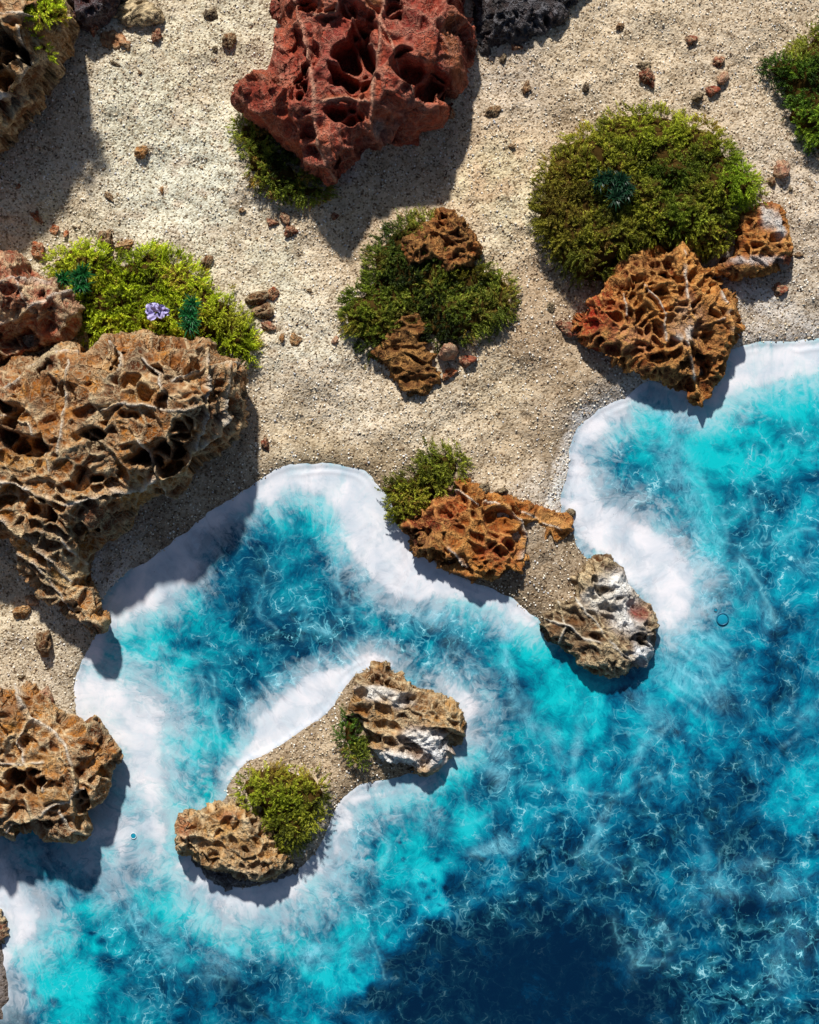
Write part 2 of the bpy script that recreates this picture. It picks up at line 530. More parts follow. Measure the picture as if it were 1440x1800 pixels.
CRATERS = [(925, 735, 9, 4), (908, 765, 6, 3), (985, 660, 6, 3), (1057, 651, 10, 5), (945, 742, 5, 2), (1105, 700, 5, 2), (830, 905, 6, 2), (965, 385, 26, 5), (760, 275, 22, 4), (350, 300, 20, 3), (395, 320, 14, 3)]
def sand_z(X, Y, sd):
    z = np.where(sd > 0, 13 * (1 - np.exp(-np.maximum(sd, 0) / 20.0)), np.maximum(sd * 0.5, -16))
    inland = sstep(0, 60, sd)
    z = z + inland * (fbm(X, Y, scale=150, octv=4, seed=11) * 26 + fbm(X, Y, scale=26, octv=4, seed=12, gain=0.62) * 4.2)
    z = z + sstep(-4, 8, sd) * fbm(X, Y, scale=7, octv=2, seed=13) * 1.0
    for x, y, r, d in CRATERS:
        q = np.hypot(X - x, Y - y) / r
        z = z - d * np.exp(-q ** 4) + d * 0.5 * np.exp(-((q - 1.25) / 0.3) ** 2)
    # drag marks in the sand
    z = z - 2.5 * np.exp(-(line_dist(X, Y, [(256, 402), (272, 385), (285, 362), (290, 345)]) / 5) ** 2)
    z = z - 2.5 * np.exp(-(line_dist(X, Y, [(292, 340), (310, 355), (335, 360)]) / 5) ** 2)
    return z
Z = sand_z(X, Y, sd)
SAND_PTS = [  # x, y, sand colour at that point; mostly darker tan towards the right
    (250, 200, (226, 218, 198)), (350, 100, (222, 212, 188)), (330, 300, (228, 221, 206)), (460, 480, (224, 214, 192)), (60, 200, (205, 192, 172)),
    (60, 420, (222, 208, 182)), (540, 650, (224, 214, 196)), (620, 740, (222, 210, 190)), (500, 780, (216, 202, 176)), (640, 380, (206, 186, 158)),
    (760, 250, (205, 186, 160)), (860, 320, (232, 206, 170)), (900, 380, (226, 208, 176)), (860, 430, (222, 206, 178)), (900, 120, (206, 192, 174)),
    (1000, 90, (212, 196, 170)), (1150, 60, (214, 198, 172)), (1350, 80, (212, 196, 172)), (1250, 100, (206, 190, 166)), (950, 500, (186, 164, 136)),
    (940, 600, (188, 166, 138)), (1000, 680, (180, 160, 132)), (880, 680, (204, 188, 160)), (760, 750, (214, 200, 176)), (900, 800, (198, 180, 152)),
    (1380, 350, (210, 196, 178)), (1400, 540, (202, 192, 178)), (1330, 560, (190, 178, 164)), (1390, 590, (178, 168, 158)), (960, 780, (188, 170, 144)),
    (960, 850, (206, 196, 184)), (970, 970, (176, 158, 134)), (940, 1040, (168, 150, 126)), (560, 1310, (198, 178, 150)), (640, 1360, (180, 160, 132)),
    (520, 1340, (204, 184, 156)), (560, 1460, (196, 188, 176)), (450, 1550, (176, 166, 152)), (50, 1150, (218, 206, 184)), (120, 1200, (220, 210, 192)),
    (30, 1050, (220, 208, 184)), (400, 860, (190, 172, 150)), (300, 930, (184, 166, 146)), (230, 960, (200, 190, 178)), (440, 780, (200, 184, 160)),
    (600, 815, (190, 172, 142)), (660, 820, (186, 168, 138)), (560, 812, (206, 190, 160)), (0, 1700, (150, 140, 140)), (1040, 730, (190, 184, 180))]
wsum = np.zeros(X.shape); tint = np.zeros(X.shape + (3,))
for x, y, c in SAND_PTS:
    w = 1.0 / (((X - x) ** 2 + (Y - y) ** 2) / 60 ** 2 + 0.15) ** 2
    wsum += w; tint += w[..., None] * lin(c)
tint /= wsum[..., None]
wetness = np.clip(sstep(20, 2, sd + fbm(X, Y, scale=14, octv=2, seed=3) * 8) * 0.9, 0, 1)
salt = sstep(22, 10, np.abs(line_dist(X, Y, [(1040, 722), (1010, 755), (992, 800), (985, 850), (975, 885)]) ) + fbm(X, Y, scale=12, octv=3, seed=8) * 12)
salt = np.maximum(salt, sstep(26, 8, line_dist(X, Y, [(160, 975), (170, 1020), (185, 1050), (215, 1010)]) + fbm(X, Y, scale=12, octv=3, seed=9) * 14) * 0.8)
salt = np.maximum(salt, sstep(26, 8, line_dist(X, Y, [(1060, 712), (1130, 678)]) + fbm(X, Y, scale=12, octv=3, seed=19) * 14) * 0.6)
salt = np.maximum(salt, sstep(34, 10, line_dist(X, Y, [(1290, 590), (1360, 590), (1440, 585), (1310, 520), (1350, 530)]) + fbm(X, Y, scale=12, octv=3, seed=29) * 18) * 0.6)
salt = np.maximum(salt, sstep(26, 8, line_dist(X, Y, [(640, 250), (610, 310)]) + fbm(X, Y, scale=12, octv=3, seed=39) * 14) * 0.5)
tint = tint * (1 - salt[..., None] * 0.7) + lin((236, 236, 240)) * salt[..., None] * 0.7
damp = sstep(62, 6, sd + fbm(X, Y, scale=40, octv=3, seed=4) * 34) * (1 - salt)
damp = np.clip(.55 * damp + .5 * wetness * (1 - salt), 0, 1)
stain = sstep(.05, .5, fbm(X, Y, scale=75, octv=4, seed=14)) * .5 + sstep(.15, .5, fbm(X, Y, scale=24, octv=4, seed=15)) * .45
tint = tint * (1 - stain[..., None] * np.array([.26, .30, .36]))
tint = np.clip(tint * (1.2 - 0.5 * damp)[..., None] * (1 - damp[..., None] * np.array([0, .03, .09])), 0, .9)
tint = np.clip(tint * 1.06 * np.array([1.0, .975, .95]), 0, .9)
tint = tint * .86 + tint.mean(-1, keepdims=True) * .14
mask = sd > -26
V = np.stack([(X - CX) * S, (CY - Y) * S, Z * S], -1)[mask]
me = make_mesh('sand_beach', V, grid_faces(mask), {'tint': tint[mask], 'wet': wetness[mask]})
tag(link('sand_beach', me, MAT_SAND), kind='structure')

# ------------------------------------------------------------------ water
FOAM = [  # closed outlines of the milky areas; softness of their edge
    ([(120, 1160), (170, 1060), (300, 930), (480, 800), (560, 800), (660, 820), (720, 900), (820, 1000), (900, 1040), (960, 1100), (948, 1110), (900, 1092),
      (850, 1066), (800, 1058), (740, 1062), (700, 1062), (668, 1045), (640, 1015), (612, 985), (598, 958), (600, 928), (588, 900), (566, 880), (540, 870),
      (512, 866), (490, 880), (450, 892), (430, 905), (400, 922), (372, 940), (352, 965), (350, 1000), (335, 1035), (300, 1058), (255, 1085), (215, 1105), (196, 1120), (190, 1150), (170, 1180)], 11),
    ([(100, 1180), (150, 1160), (200, 1182), (250, 1200), (285, 1235), (302, 1290), (306, 1350), (296, 1400), (282, 1440), (284, 1490), (312, 1540), (350, 1580), (395, 1610), (440, 1618), (500, 1604),
      (540, 1580), (566, 1545), (590, 1490), (608, 1440), (650, 1398), (700, 1380), (600, 1340), (450, 1480), (360, 1450), (318, 1440), (318, 1480), (300, 1500), (270, 1480), (250, 1440), (225, 1400), (200, 1330), (120, 1280)], 20),
    ([(598, 1415), (622, 1430), (618, 1470), (610, 1496), (596, 1506), (575, 1500)], 9),
    ([(610, 1395), (660, 1392), (720, 1372), (770, 1338), (800, 1312), (812, 1318), (770, 1362), (700, 1395), (650, 1412), (615, 1425)], 10),
    ([(392, 1405), (396, 1372), (420, 1335), (438, 1290), (448, 1262), (475, 1238), (520, 1202), (560, 1180), (610, 1166), (650, 1148), (682, 1150), (702, 1176), (640, 1200), (600, 1240), (500, 1320), (430, 1360)], 9),
    ([(770, 1205), (800, 1196), (832, 1215), (846, 1250), (832, 1290), (812, 1310), (790, 1240)], 14),
    ([(130, 1460), (180, 1440), (240, 1420), (290, 1400), (300, 1480), (290, 1530), (262, 1520), (240, 1480), (210, 1530), (196, 1500), (150, 1490)], 24),
    ([(-100, 1500), (0, 1492), (30, 1530), (64, 1580), (74, 1630), (52, 1668), (24, 1690), (14, 1730), (22, 1775), (-20, 1790), (-100, 1790)], 16),
    ([(1500, 590), (1300, 600), (1270, 640), (1240, 690), (1160, 660), (1060, 700), (1000, 760), (980, 880), (1000, 940), (1060, 990), (1120, 1050), (1160, 1110), (1185, 1118), (1222, 1082),
      (1232, 1030), (1216, 985), (1190, 950), (1158, 925), (1120, 900), (1078, 890), (1052, 868), (1036, 840), (1030, 800), (1040, 782), (1072, 764), (1098, 742), (1118, 712), (1145, 690),
      (1172, 700), (1200, 718), (1232, 730), (1262, 716), (1300, 698), (1345, 682), (1400, 668), (1500, 652)], 13),
]
WISPS = [(1215, 1140, 70, 5, 22, .8), (1222, 1160, 76, 4, 27, .8), (1218, 1182, 72, 5, 32, .75), (1208, 1206, 66, 4, 36, .7), (1190, 1225, 56, 4, 40, .6), (1248, 1118, 56, 5, 30, .75), (1262, 1150, 40, 4, 48, .6), (1236, 1210, 50, 4, 45, .6), (1180, 1160, 50, 5, 15, .6), (1240, 1060, 36, 22, 40, .6), (1218, 920, 18, 60, -22, .5), (1172, 820, 14, 60, -28, .5), (1260, 960, 12, 50, -24, .45), (560, 1110, 40, 5, 20, .4), (600, 1030, 5, 50, 8, .45), (470, 1090, 5, 50, -20, .3), (310, 1150, 50, 5, 12, .35), (260, 1250, 6, 50, -25, .4), (300, 1330, 6, 56, -14, .45), (360, 1240, 6, 60, -10, .4), (680, 1500, 5, 46, 20, .35), (610, 1560, 5, 46, 6, .4), (590, 1520, 8, 34, 14, .7), (624, 1470, 6, 34, -8, .7), (150, 1540, 6, 46, -22, .4), (240, 1600, 6, 40, -35, .45), (480, 1660, 5, 36, 10, .35),   # x, y, rx, ry, tilt deg, strength: thin milky veils
    (1175, 735, 30, 16, 20, .75), (1205, 735, 40, 14, 10, .65), (1180, 800, 30, 70, -25, .42), (1215, 880, 26, 60, -20, .38), (1240, 1000, 30, 60, 10, .5), (1275, 1040, 30, 30, 0, .3), (1200, 1110, 40, 30, 30, .75),
    (1240, 1150, 50, 26, 35, .6), (1200, 1190, 70, 26, 28, .5), (1262, 1210, 16, 40, -30, .4), (1150, 1250, 60, 16, 40, .3), (886, 1120, 14, 34, 10, .85), (892, 1170, 11, 40, -8, .8),
    (905, 1220, 12, 34, -18, .7), (935, 1270, 13, 36, -28, .55), (975, 1310, 12, 34, -25, .5), (1018, 1310, 9, 40, 8, .7), (1010, 1360, 6, 34, 5, .5), (1130, 1320, 10, 34, 30, .55), (1160, 1290, 8, 30, 40, .5),
    (875, 1340, 20, 26, 0, .75), (884, 1360, 12, 34, 10, .5), (860, 1490, 26, 12, -15, .85), (885, 1482, 18, 16, 20, .7), (840, 1498, 14, 7, 0, .6), (778, 1350, 20, 40, 25, .25), (755, 1450, 30, 14, 30, .4),
    (558, 1672, 26, 17, -20, .95), (545, 1690, 14, 12, -20, .6), (630, 1670, 18, 22, 0, .3), (270, 1640, 16, 36, -40, .45), (300, 1670, 16, 30, -35, .45), (390, 1700, 30, 24, -20, .45), (410, 1672, 16, 16, 0, .5), (112, 1560, 8, 26, -25, .5), (130, 1590, 10, 16, -25, .35),
    (760, 1080, 50, 20, 10, .6), (700, 1080, 26, 14, 20, .5), (800, 1130, 22, 26, 10, .38), (860, 1090, 24, 12, 0, .45), (720, 1190, 26, 10, 0, .5), (830, 1180, 18, 12, 0, .5), (660, 1120, 8, 14, 0, .25),
    (480, 1200, 30, 12, -40, .4), (440, 1240, 16, 22, -30, .4), (430, 1310, 8, 30, 20, .4), (240, 1380, 36, 40, 0, .3), (330, 1260, 14, 40, -20, .35), (340, 1330, 14, 40, -10, .35), (330, 1390, 20, 30, 0, .3),
    (1300, 990, 14, 14, 0, .25), (1330, 1060, 10, 40, -20, .4), (1355, 1085, 8, 16, -30, .5), (1410, 1000, 26, 10, -10, .3), (1420, 1250, 10, 26, 30, .4), (1390, 1240, 6, 20, 10, .4), (1390, 1300, 16, 6, -30, .35),
    (1270, 1560, 30, 18, 10, .45), (1240, 1590, 12, 16, 0, .4), (1170, 1640, 10, 24, -20, .3), (1120, 1680, 8, 26, 10, .4), (1150, 1690, 20, 4, -15, .4), (1380, 1560, 40, 20, 0, .3), (1400, 1650, 30, 40, 0, .2), (1370, 1700, 20, 40, 0, .3), (1330, 1520, 30, 14, 0, .3),
    (1240, 1520, 6, 34, 0, .35), (1220, 1560, 5, 26, 12, .3), (1260, 1560, 5, 26, -12, .3), (1040, 1480, 6, 40, 32, .4), (1060, 1440, 6, 30, 32, .4), (600, 1130, 3, 20, 0, .3)]
THREADS = [  # pale threads of pigment: points, half width, strength
    ([(604, 925), (606, 965), (596, 1000), (590, 1030)], 2.5, .6), ([(575, 1100), (590, 1120), (610, 1130), (632, 1152)], 1.6, .8), ([(606, 1060), (618, 1080), (626, 1110), (624, 1140)], 1.6, .6), ([(532, 1060), (536, 1100), (530, 1130)], 2, .6),
    ([(372, 1190), (380, 1230), (378, 1270), (386, 1320), (390, 1360)], 2.0, .6), ([(480, 905), (500, 960), (470, 1010), (465, 1040)], 1.2, .35), ([(520, 868), (500, 900), (520, 930)], 1.5, .5),
    ([(1240, 940), (1265, 920), (1300, 900), (1318, 880)], 1.6, .55), ([(1320, 960), (1360, 955), (1400, 935), (1440, 925)], 2.2, .6), ([(1140, 1080), (1200, 1100)], 2, .3),
    ([(1180, 760), (1210, 800), (1240, 860), (1270, 915), (1282, 950)], 3.0, .5), ([(1210, 840), (1250, 880), (1262, 940), (1310, 965)], 2.0, .6), ([(1310, 985), (1330, 1020), (1345, 1060), (1360, 1090)], 3.0, .6), ([(1320, 870), (1330, 905), (1320, 930)], 2, .5),
    ([(1175, 1120), (1230, 1140), (1275, 1185)], 2.2, .6), ([(1180, 1140), (1240, 1170), (1272, 1230)], 1.8, .6), ([(1170, 1160), (1220, 1195), (1252, 1240)], 1.6, .6), ([(1190, 1100), (1250, 1120), (1290, 1170)], 1.8, .5), ([(1160, 1180), (1210, 1220), (1240, 1238)], 1.6, .5),
    ([(925, 1375), (960, 1385), (1010, 1390), (1080, 1395), (1130, 1378), (1170, 1360)], 2.5, .4), ([(1105, 1290), (1140, 1280), (1175, 1265)], 2, .5), ([(1010, 1500), (1040, 1480), (1060, 1450)], 3.5, .35), ([(1055, 1495), (1075, 1520), (1100, 1530)], 1.3, .5),
    ([(1128, 1640), (1140, 1670), (1125, 1695), (1160, 1690), (1172, 1672)], 1.5, .5), ([(1080, 1620), (1095, 1660), (1120, 1690)], 1.8, .35), ([(1262, 1560), (1264, 1500)], 1.5, .3),
    ([(815, 1385), (820, 1410), (815, 1440)], 1.8, .5), ([(775, 1430), (800, 1445), (840, 1440), (870, 1420)], 2, .4), ([(700, 1430), (760, 1435)], 1.5, .3), ([(640, 1430), (660, 1460), (690, 1480)], 1.4, .5), ([(575, 1560), (590, 1600), (575, 1640)], 2, .5), ([(620, 1600), (660, 1590), (670, 1570)], 2, .5),
    ([(640, 1520), (636, 1560), (640, 1600)], 2, .5), ([(655, 1640), (670, 1700), (680, 1720)], 1.5, .4), ([(100, 1690), (105, 1660), (92, 1640)], 2, .4), ([(50, 1660), (54, 1700), (50, 1740)], 2.5, .6), ([(230, 1600), (250, 1650), (280, 1690), (310, 1720)], 1.8, .5),
    ([(180, 1560), (200, 1600), (205, 1640)], 1.6, .5), ([(320, 1720), (360, 1715), (400, 1725)], 2, .35), ([(250, 1210), (300, 1200), (340, 1190), (380, 1215)], 1.6, .3), ([(210, 1130), (205, 1150), (212, 1175)], 2.2, .6), ([(1390, 680), (1385, 720), (1400, 760), (1430, 770)], 1.6, .5), ([(1300, 730), (1350, 715), (1385, 722)], 1.6, .4)]
TONE = [(250, 1120, .85), (230, 1150, .9), (330, 1100, .75), (300, 1180, .8), (350, 1250, .75), (330, 1320, .85), (380, 1200, .45), (400, 1050, .4), (440, 980, .22), (440, 1080, .28), (480, 1120, .3), (500, 900, .8), (540, 890, .95), (560, 910, .95), (590, 950, .85), (520, 960, .5), (560, 1010, .35), (600, 1060, .4), (580, 1100, .2), (620, 1120, .35), (650, 1080, .6), (540, 1060, .45), (430, 1140, .55), (400, 1260, .5), (390, 1330, .75), (450, 1200, .4), (700, 1110, .5), (740, 1120, .4), (700, 1150, .25), (760, 1160, .4), (790, 1090, .6), (830, 1090, .8), (850, 1150, .5), (800, 1150, .35),
 (905, 1150, .95), (935, 1150, 1), (960, 1180, .98), (1000, 1220, .92), (1020, 1280, 1), (1040, 1260, .95), (915, 1215, .5), (870, 1260, .4), (860, 1300, .5), (900, 1300, .5), (950, 1340, .7), (1000, 1350, .75), (1060, 1340, .65), (1100, 1280, .6), (1150, 1220, .75), (1200, 1200, .8), (1230, 1260, .65), (1180, 1300, .5), (1100, 1220, .6), (1300, 1150, .45), (1350, 1120, .4), (1400, 1100, .4), (1340, 1180, .35), (1400, 1200, .3), (1430, 1250, .5), (1300, 1250, .4), (1250, 1330, .32), (1350, 1330, .38), (1420, 1380, .75), (1400, 1420, .75), (1430, 1450, .65), (1300, 1400, .3), (1250, 1450, .2), (1300, 1480, .12), (1350, 1500, .3), (1400, 1530, .5), (1430, 1560, .55), (1360, 1600, .3), (1300, 1600, .08), (1330, 1650, .15), (1400, 1650, .3), (1430, 1700, .4), (1380, 1730, .3), (1300, 1750, .22), (1220, 1720, .18), (1200, 1650, .3), (1150, 1600, .3), (1180, 1550, .45), (1240, 1540, .55), (1270, 1600, .4), (1200, 1480, .35), (1150, 1500, .3), (1100, 1450, .35), (1050, 1480, .35), (1000, 1480, .4), (1100, 1550, .3), (1040, 1560, .22), (1000, 1620, .1), (1050, 1650, .03), (950, 1650, .0), (1000, 1720, .0), (1100, 1700, .12), (1120, 1760, .0), (1050, 1770, .0), (900, 1700, .0), (850, 1750, .0), (800, 1700, .0), (850, 1640, .06), (780, 1650, .05), (750, 1750, .0), (1170, 1780, .08), (940, 1560, .22), (960, 1690, .12), (900, 1600, .14),
 (700, 1400, .85), (760, 1380, .85), (800, 1360, .9), (830, 1330, .8), (820, 1450, .85), (780, 1460, .6), (700, 1450, .6), (690, 1495, .95), (720, 1520, .9), (760, 1540, 1), (760, 1580, .9), (800, 1560, .25), (850, 1500, .5), (870, 1550, .4), (900, 1480, .5), (900, 1400, .55), (850, 1400, .4), (950, 1420, .5), (650, 1470, .5), (640, 1560, .4), (700, 1600, .38), (650, 1620, .65), (680, 1660, .6), (615, 1650, .9), (605, 1720, 1), (640, 1700, .8), (560, 1640, .7), (560, 1700, .9), (520, 1660, .8), (700, 1700, .06), (680, 1760, .08), (620, 1780, .35), (550, 1750, .5), (500, 1720, .3), (450, 1690, .35), (400, 1740, .15), (350, 1760, .25), (300, 1740, .5), (250, 1720, .4), (280, 1680, .5), (200, 1690, .5), (150, 1720, .98), (100, 1700, .98), (70, 1750, .85), (130, 1770, .95), (200, 1760, .6), (60, 1680, .8), (120, 1650, .9), (150, 1600, .85), (180, 1640, .75), (220, 1590, .6), (150, 1560, .5), (120, 1520, .55), (60, 1490, .6), (100, 1500, .5), (200, 1480, .65), (260, 1480, .8), (260, 1560, .9), (220, 1540, .55), (300, 1600, .9), (350, 1620, .9), (400, 1650, .85), (440, 1640, .75), (480, 1640, .85), (500, 1620, .85), (540, 1610, .8), (330, 1660, .6), (270, 1640, .55), (380, 1690, .5), (25, 1755, .2), (10, 1790, .05), (50, 1550, .5), (380, 1580, .8),
 (1070, 790, .6), (1050, 800, .45), (1080, 830, .4), (1100, 770, .85), (1140, 740, .9), (1150, 800, .8), (1120, 850, .4), (1160, 870, .4), (1100, 870, .3), (1200, 830, .75), (1220, 900, .7), (1250, 950, .7), (1190, 760, .7), (1230, 780, .9), (1280, 760, 1), (1300, 720, 1), (1380, 700, 1), (1430, 680, 1), (1420, 740, .95), (1340, 740, .9), (1320, 790, .7), (1380, 780, .7), (1430, 800, .7), (1300, 830, .85), (1340, 870, .4), (1400, 860, .5), (1350, 930, .45), (1280, 880, .6), (1300, 950, .4), (1280, 1000, .4), (1340, 1000, .4), (1400, 950, .6), (1430, 900, .6), (1420, 1000, .6), (1390, 1050, .45), (1250, 1030, .5), (1200, 900, .5), (1200, 950, .5), (1430, 1080, .4), (1290, 1080, .5), (1180, 1190, .7), (1250, 1180, .6)]
WEBK = [(400, 1050, .5), (560, 1080, 1), (640, 1060, .8), (450, 1180, 1), (350, 1200, .6), (260, 1130, .3), (540, 900, .6), (720, 1130, 1), (800, 1120, 1), (930, 1150, .08), (980, 1200, .15), (1020, 1270, .3), (1100, 1300, .8),
 (900, 1400, 1), (820, 1430, .5), (700, 1420, .35), (760, 1520, .4), (700, 1560, 1), (640, 1500, 1), (850, 1550, .8), (1000, 1450, .9), (1150, 1400, 1), (1250, 1350, .9), (1300, 1450, .7), (1350, 1600, 1.2), (1400, 1700, 1.2), (1330, 1700, 1.1), (1200, 1600, .8),
 (1000, 1700, .03), (900, 1720, .03), (1080, 1770, .05), (980, 1560, .5), (800, 1700, .1), (700, 1720, .15), (600, 1640, .9), (600, 1740, .3), (450, 1680, 1), (400, 1740, .3), (300, 1680, 1), (230, 1640, 1), (150, 1700, .35), (100, 1740, .3), (110, 1640, .3), (140, 1540, .12), (100, 1480, .1), (200, 1500, .15), (300, 1580, .3), (380, 1620, .2), (460, 1640, .4),
 (1100, 850, 1), (1070, 800, .7), (1140, 770, .3), (1200, 860, .7), (1260, 800, .12), (1300, 720, .3), (1380, 740, .7), (1320, 860, .9), (1380, 900, 1), (1280, 1000, 1), (1350, 1050, .9), (1400, 1150, .4), (1200, 1200, .3), (1340, 1180, .5), (1400, 1400, .6)]

xs = axis(-40, 1480, 3.0, -640, 2080, 12); ys = axis(560, 1840, 3.0, 440, 2480, 12)
X, Y = np.meshgrid(xs, ys)
sd1, arc = poly_sd(X, Y, LANDP, True)
sd2, arc2 = poly_sd(X, Y, ISLEP, True)
arc = np.where(sd2 > sd1, arc2 + 5000, arc)
wsd = land_sd(X, Y)
def shep(pts, sig):
    w_ = np.zeros(X.shape); v_ = np.zeros(X.shape)
    for x, y, t in pts:
        w = 1.0 / (((X - x) ** 2 + (Y - y) ** 2) / sig ** 2 + 0.08) ** 2.2
        w_ += w; v_ += w * t
    return v_ / w_
tone = shep(TONE, 44)
tone = tone + .09 * sstep(1050, 1250, X) * sstep(1480, 1300, Y)
webk = shep(WEBK, 60) * (.62 + .38 * sstep(-.3, .3, fbm(X, Y, scale=110, octv=2, seed=47)))
wx = X + fbm(X, Y, scale=46, octv=3, seed=51) * 12; wy = Y + fbm(X, Y, scale=46, octv=3, seed=52) * 12
fs = np.full(X.shape, -9.0)
for pts, soft in FOAM:
    fs = np.maximum(fs, np.clip(poly_sd(wx, wy, smooth_poly(pts, 3)) / soft, -9, 9))
wis = np.zeros(X.shape)
sx_ = X + fbm(X, Y, scale=30, octv=4, seed=61) * 16; sy_ = Y + fbm(X, Y, scale=30, octv=4, seed=62) * 16
for x, y, rx, ry, rot, st in WISPS:
    a = math.radians(rot); ca, sa = math.cos(a), math.sin(a)
    u = ((sx_ - x) * ca + (sy_ - y) * sa) / rx; v = (-(sx_ - x) * sa + (sy_ - y) * ca) / ry
    wis = np.maximum(wis, st * np.exp(-(u * u + v * v) * 1.1))
wis *= 0.75 + 0.6 * fbm(sx_, sy_, scale=14, octv=4, seed=63)
wis = np.clip(wis * 1.1, 0, 1)
th = np.zeros(X.shape)
thm = sstep(-.35, .35, fbm(X, Y, scale=24, octv=3, seed=75))
tx = X + fbm(X, Y, scale=26, octv=3, seed=71) * 9; ty = Y + fbm(X, Y, scale=26, octv=3, seed=72) * 9
for pts, w, st in THREADS:
    d = line_dist(tx, ty, smooth_poly(pts + [pts[-1]], 4)[:-8] if len(pts) > 2 else pts)
    th = np.maximum(th, st * np.exp(-(d / (w * 1.15)) ** 2) + st * .25 * np.exp(-d / 9.0))
DOTS = [(708, 1507, 5, 4), (760, 1546, 6, 5), (783, 1558, 5, 4), (700, 1482, 4, 3), (745, 1532, 3, 3), (755, 1580, 7, 4), (775, 1590, 5, 3), (740, 1555, 6, 5), (762, 1566, 4, 3), (770, 1512, 7, 5), (1100, 1110, 5, 5), (95, 1765, 8, 10), (180, 1655, 10, 6), (165, 1640, 7, 4), (60, 1745, 8, 10), (940, 1010, 1, 1), (620, 1700, 8, 10), (650, 1740, 9, 12)]
for x, y, rx, ry in DOTS:
    tone = tone - 0.45 * np.exp(-(((tx - x) / rx) ** 2 + ((ty - y) / ry) ** 2) ** 1.5)
th *= .35 + .65 * thm
blue = np.clip(sstep(2150, 2750, X + Y + 90 * fbm(X, Y, scale=120, octv=2, seed=80)) + 0.05, 0, .4)
# the poured layer thickens to a lip a little way off the sand, and the foam lies slightly proud
Zw = 0.8 * sstep(-4, 2, fs) + 1.1 * np.exp(-((wsd + 11 + 4 * fbm(X, Y, scale=60, octv=2, seed=44)) / 3.5) ** 2) * sstep(-1, 1, fs) * sstep(-.2, .3, fbm(X, Y, scale=90, octv=2, seed=45)) + 1.8 * np.exp(-np.maximum(-wsd, 0) / 3.0)
mask = wsd < 14
V = np.stack([(X - CX) * S, (CY - Y) * S, Zw * S], -1)[mask]
flowv = np.stack([arc, -np.maximum(sd1, sd2), 0 * X], -1)
me = make_mesh('sea_water', V, grid_faces(mask), {'tone': tone[mask], 'webk': webk[mask], 'foam_sd': fs[mask], 'foam_soft': np.ones(mask.sum()),
     'thread': th[mask], 'wisp': wis[mask], 'blue': blue[mask], 'vecflow': flowv[mask]})
tag(link('sea_water', me, MAT_WATER), kind='structure')

# ------------------------------------------------------------------ sand height lookup for things that stand on it
_gx = np.arange(-400, 1900, 8.0); _gy = np.arange(-400, 2200, 8.0)
_GX, _GY = np.meshgrid(_gx, _gy)
_GZ = sand_z(_GX, _GY, land_sd(_GX, _GY))
def ground(x, y):
    i = np.clip(((np.asarray(x) + 400) / 8).astype(int), 0, len(_gx) - 1)
    j = np.clip(((np.asarray(y) + 400) / 8).astype(int), 0, len(_gy) - 1)
    return np.maximum(_GZ[j, i], 0)

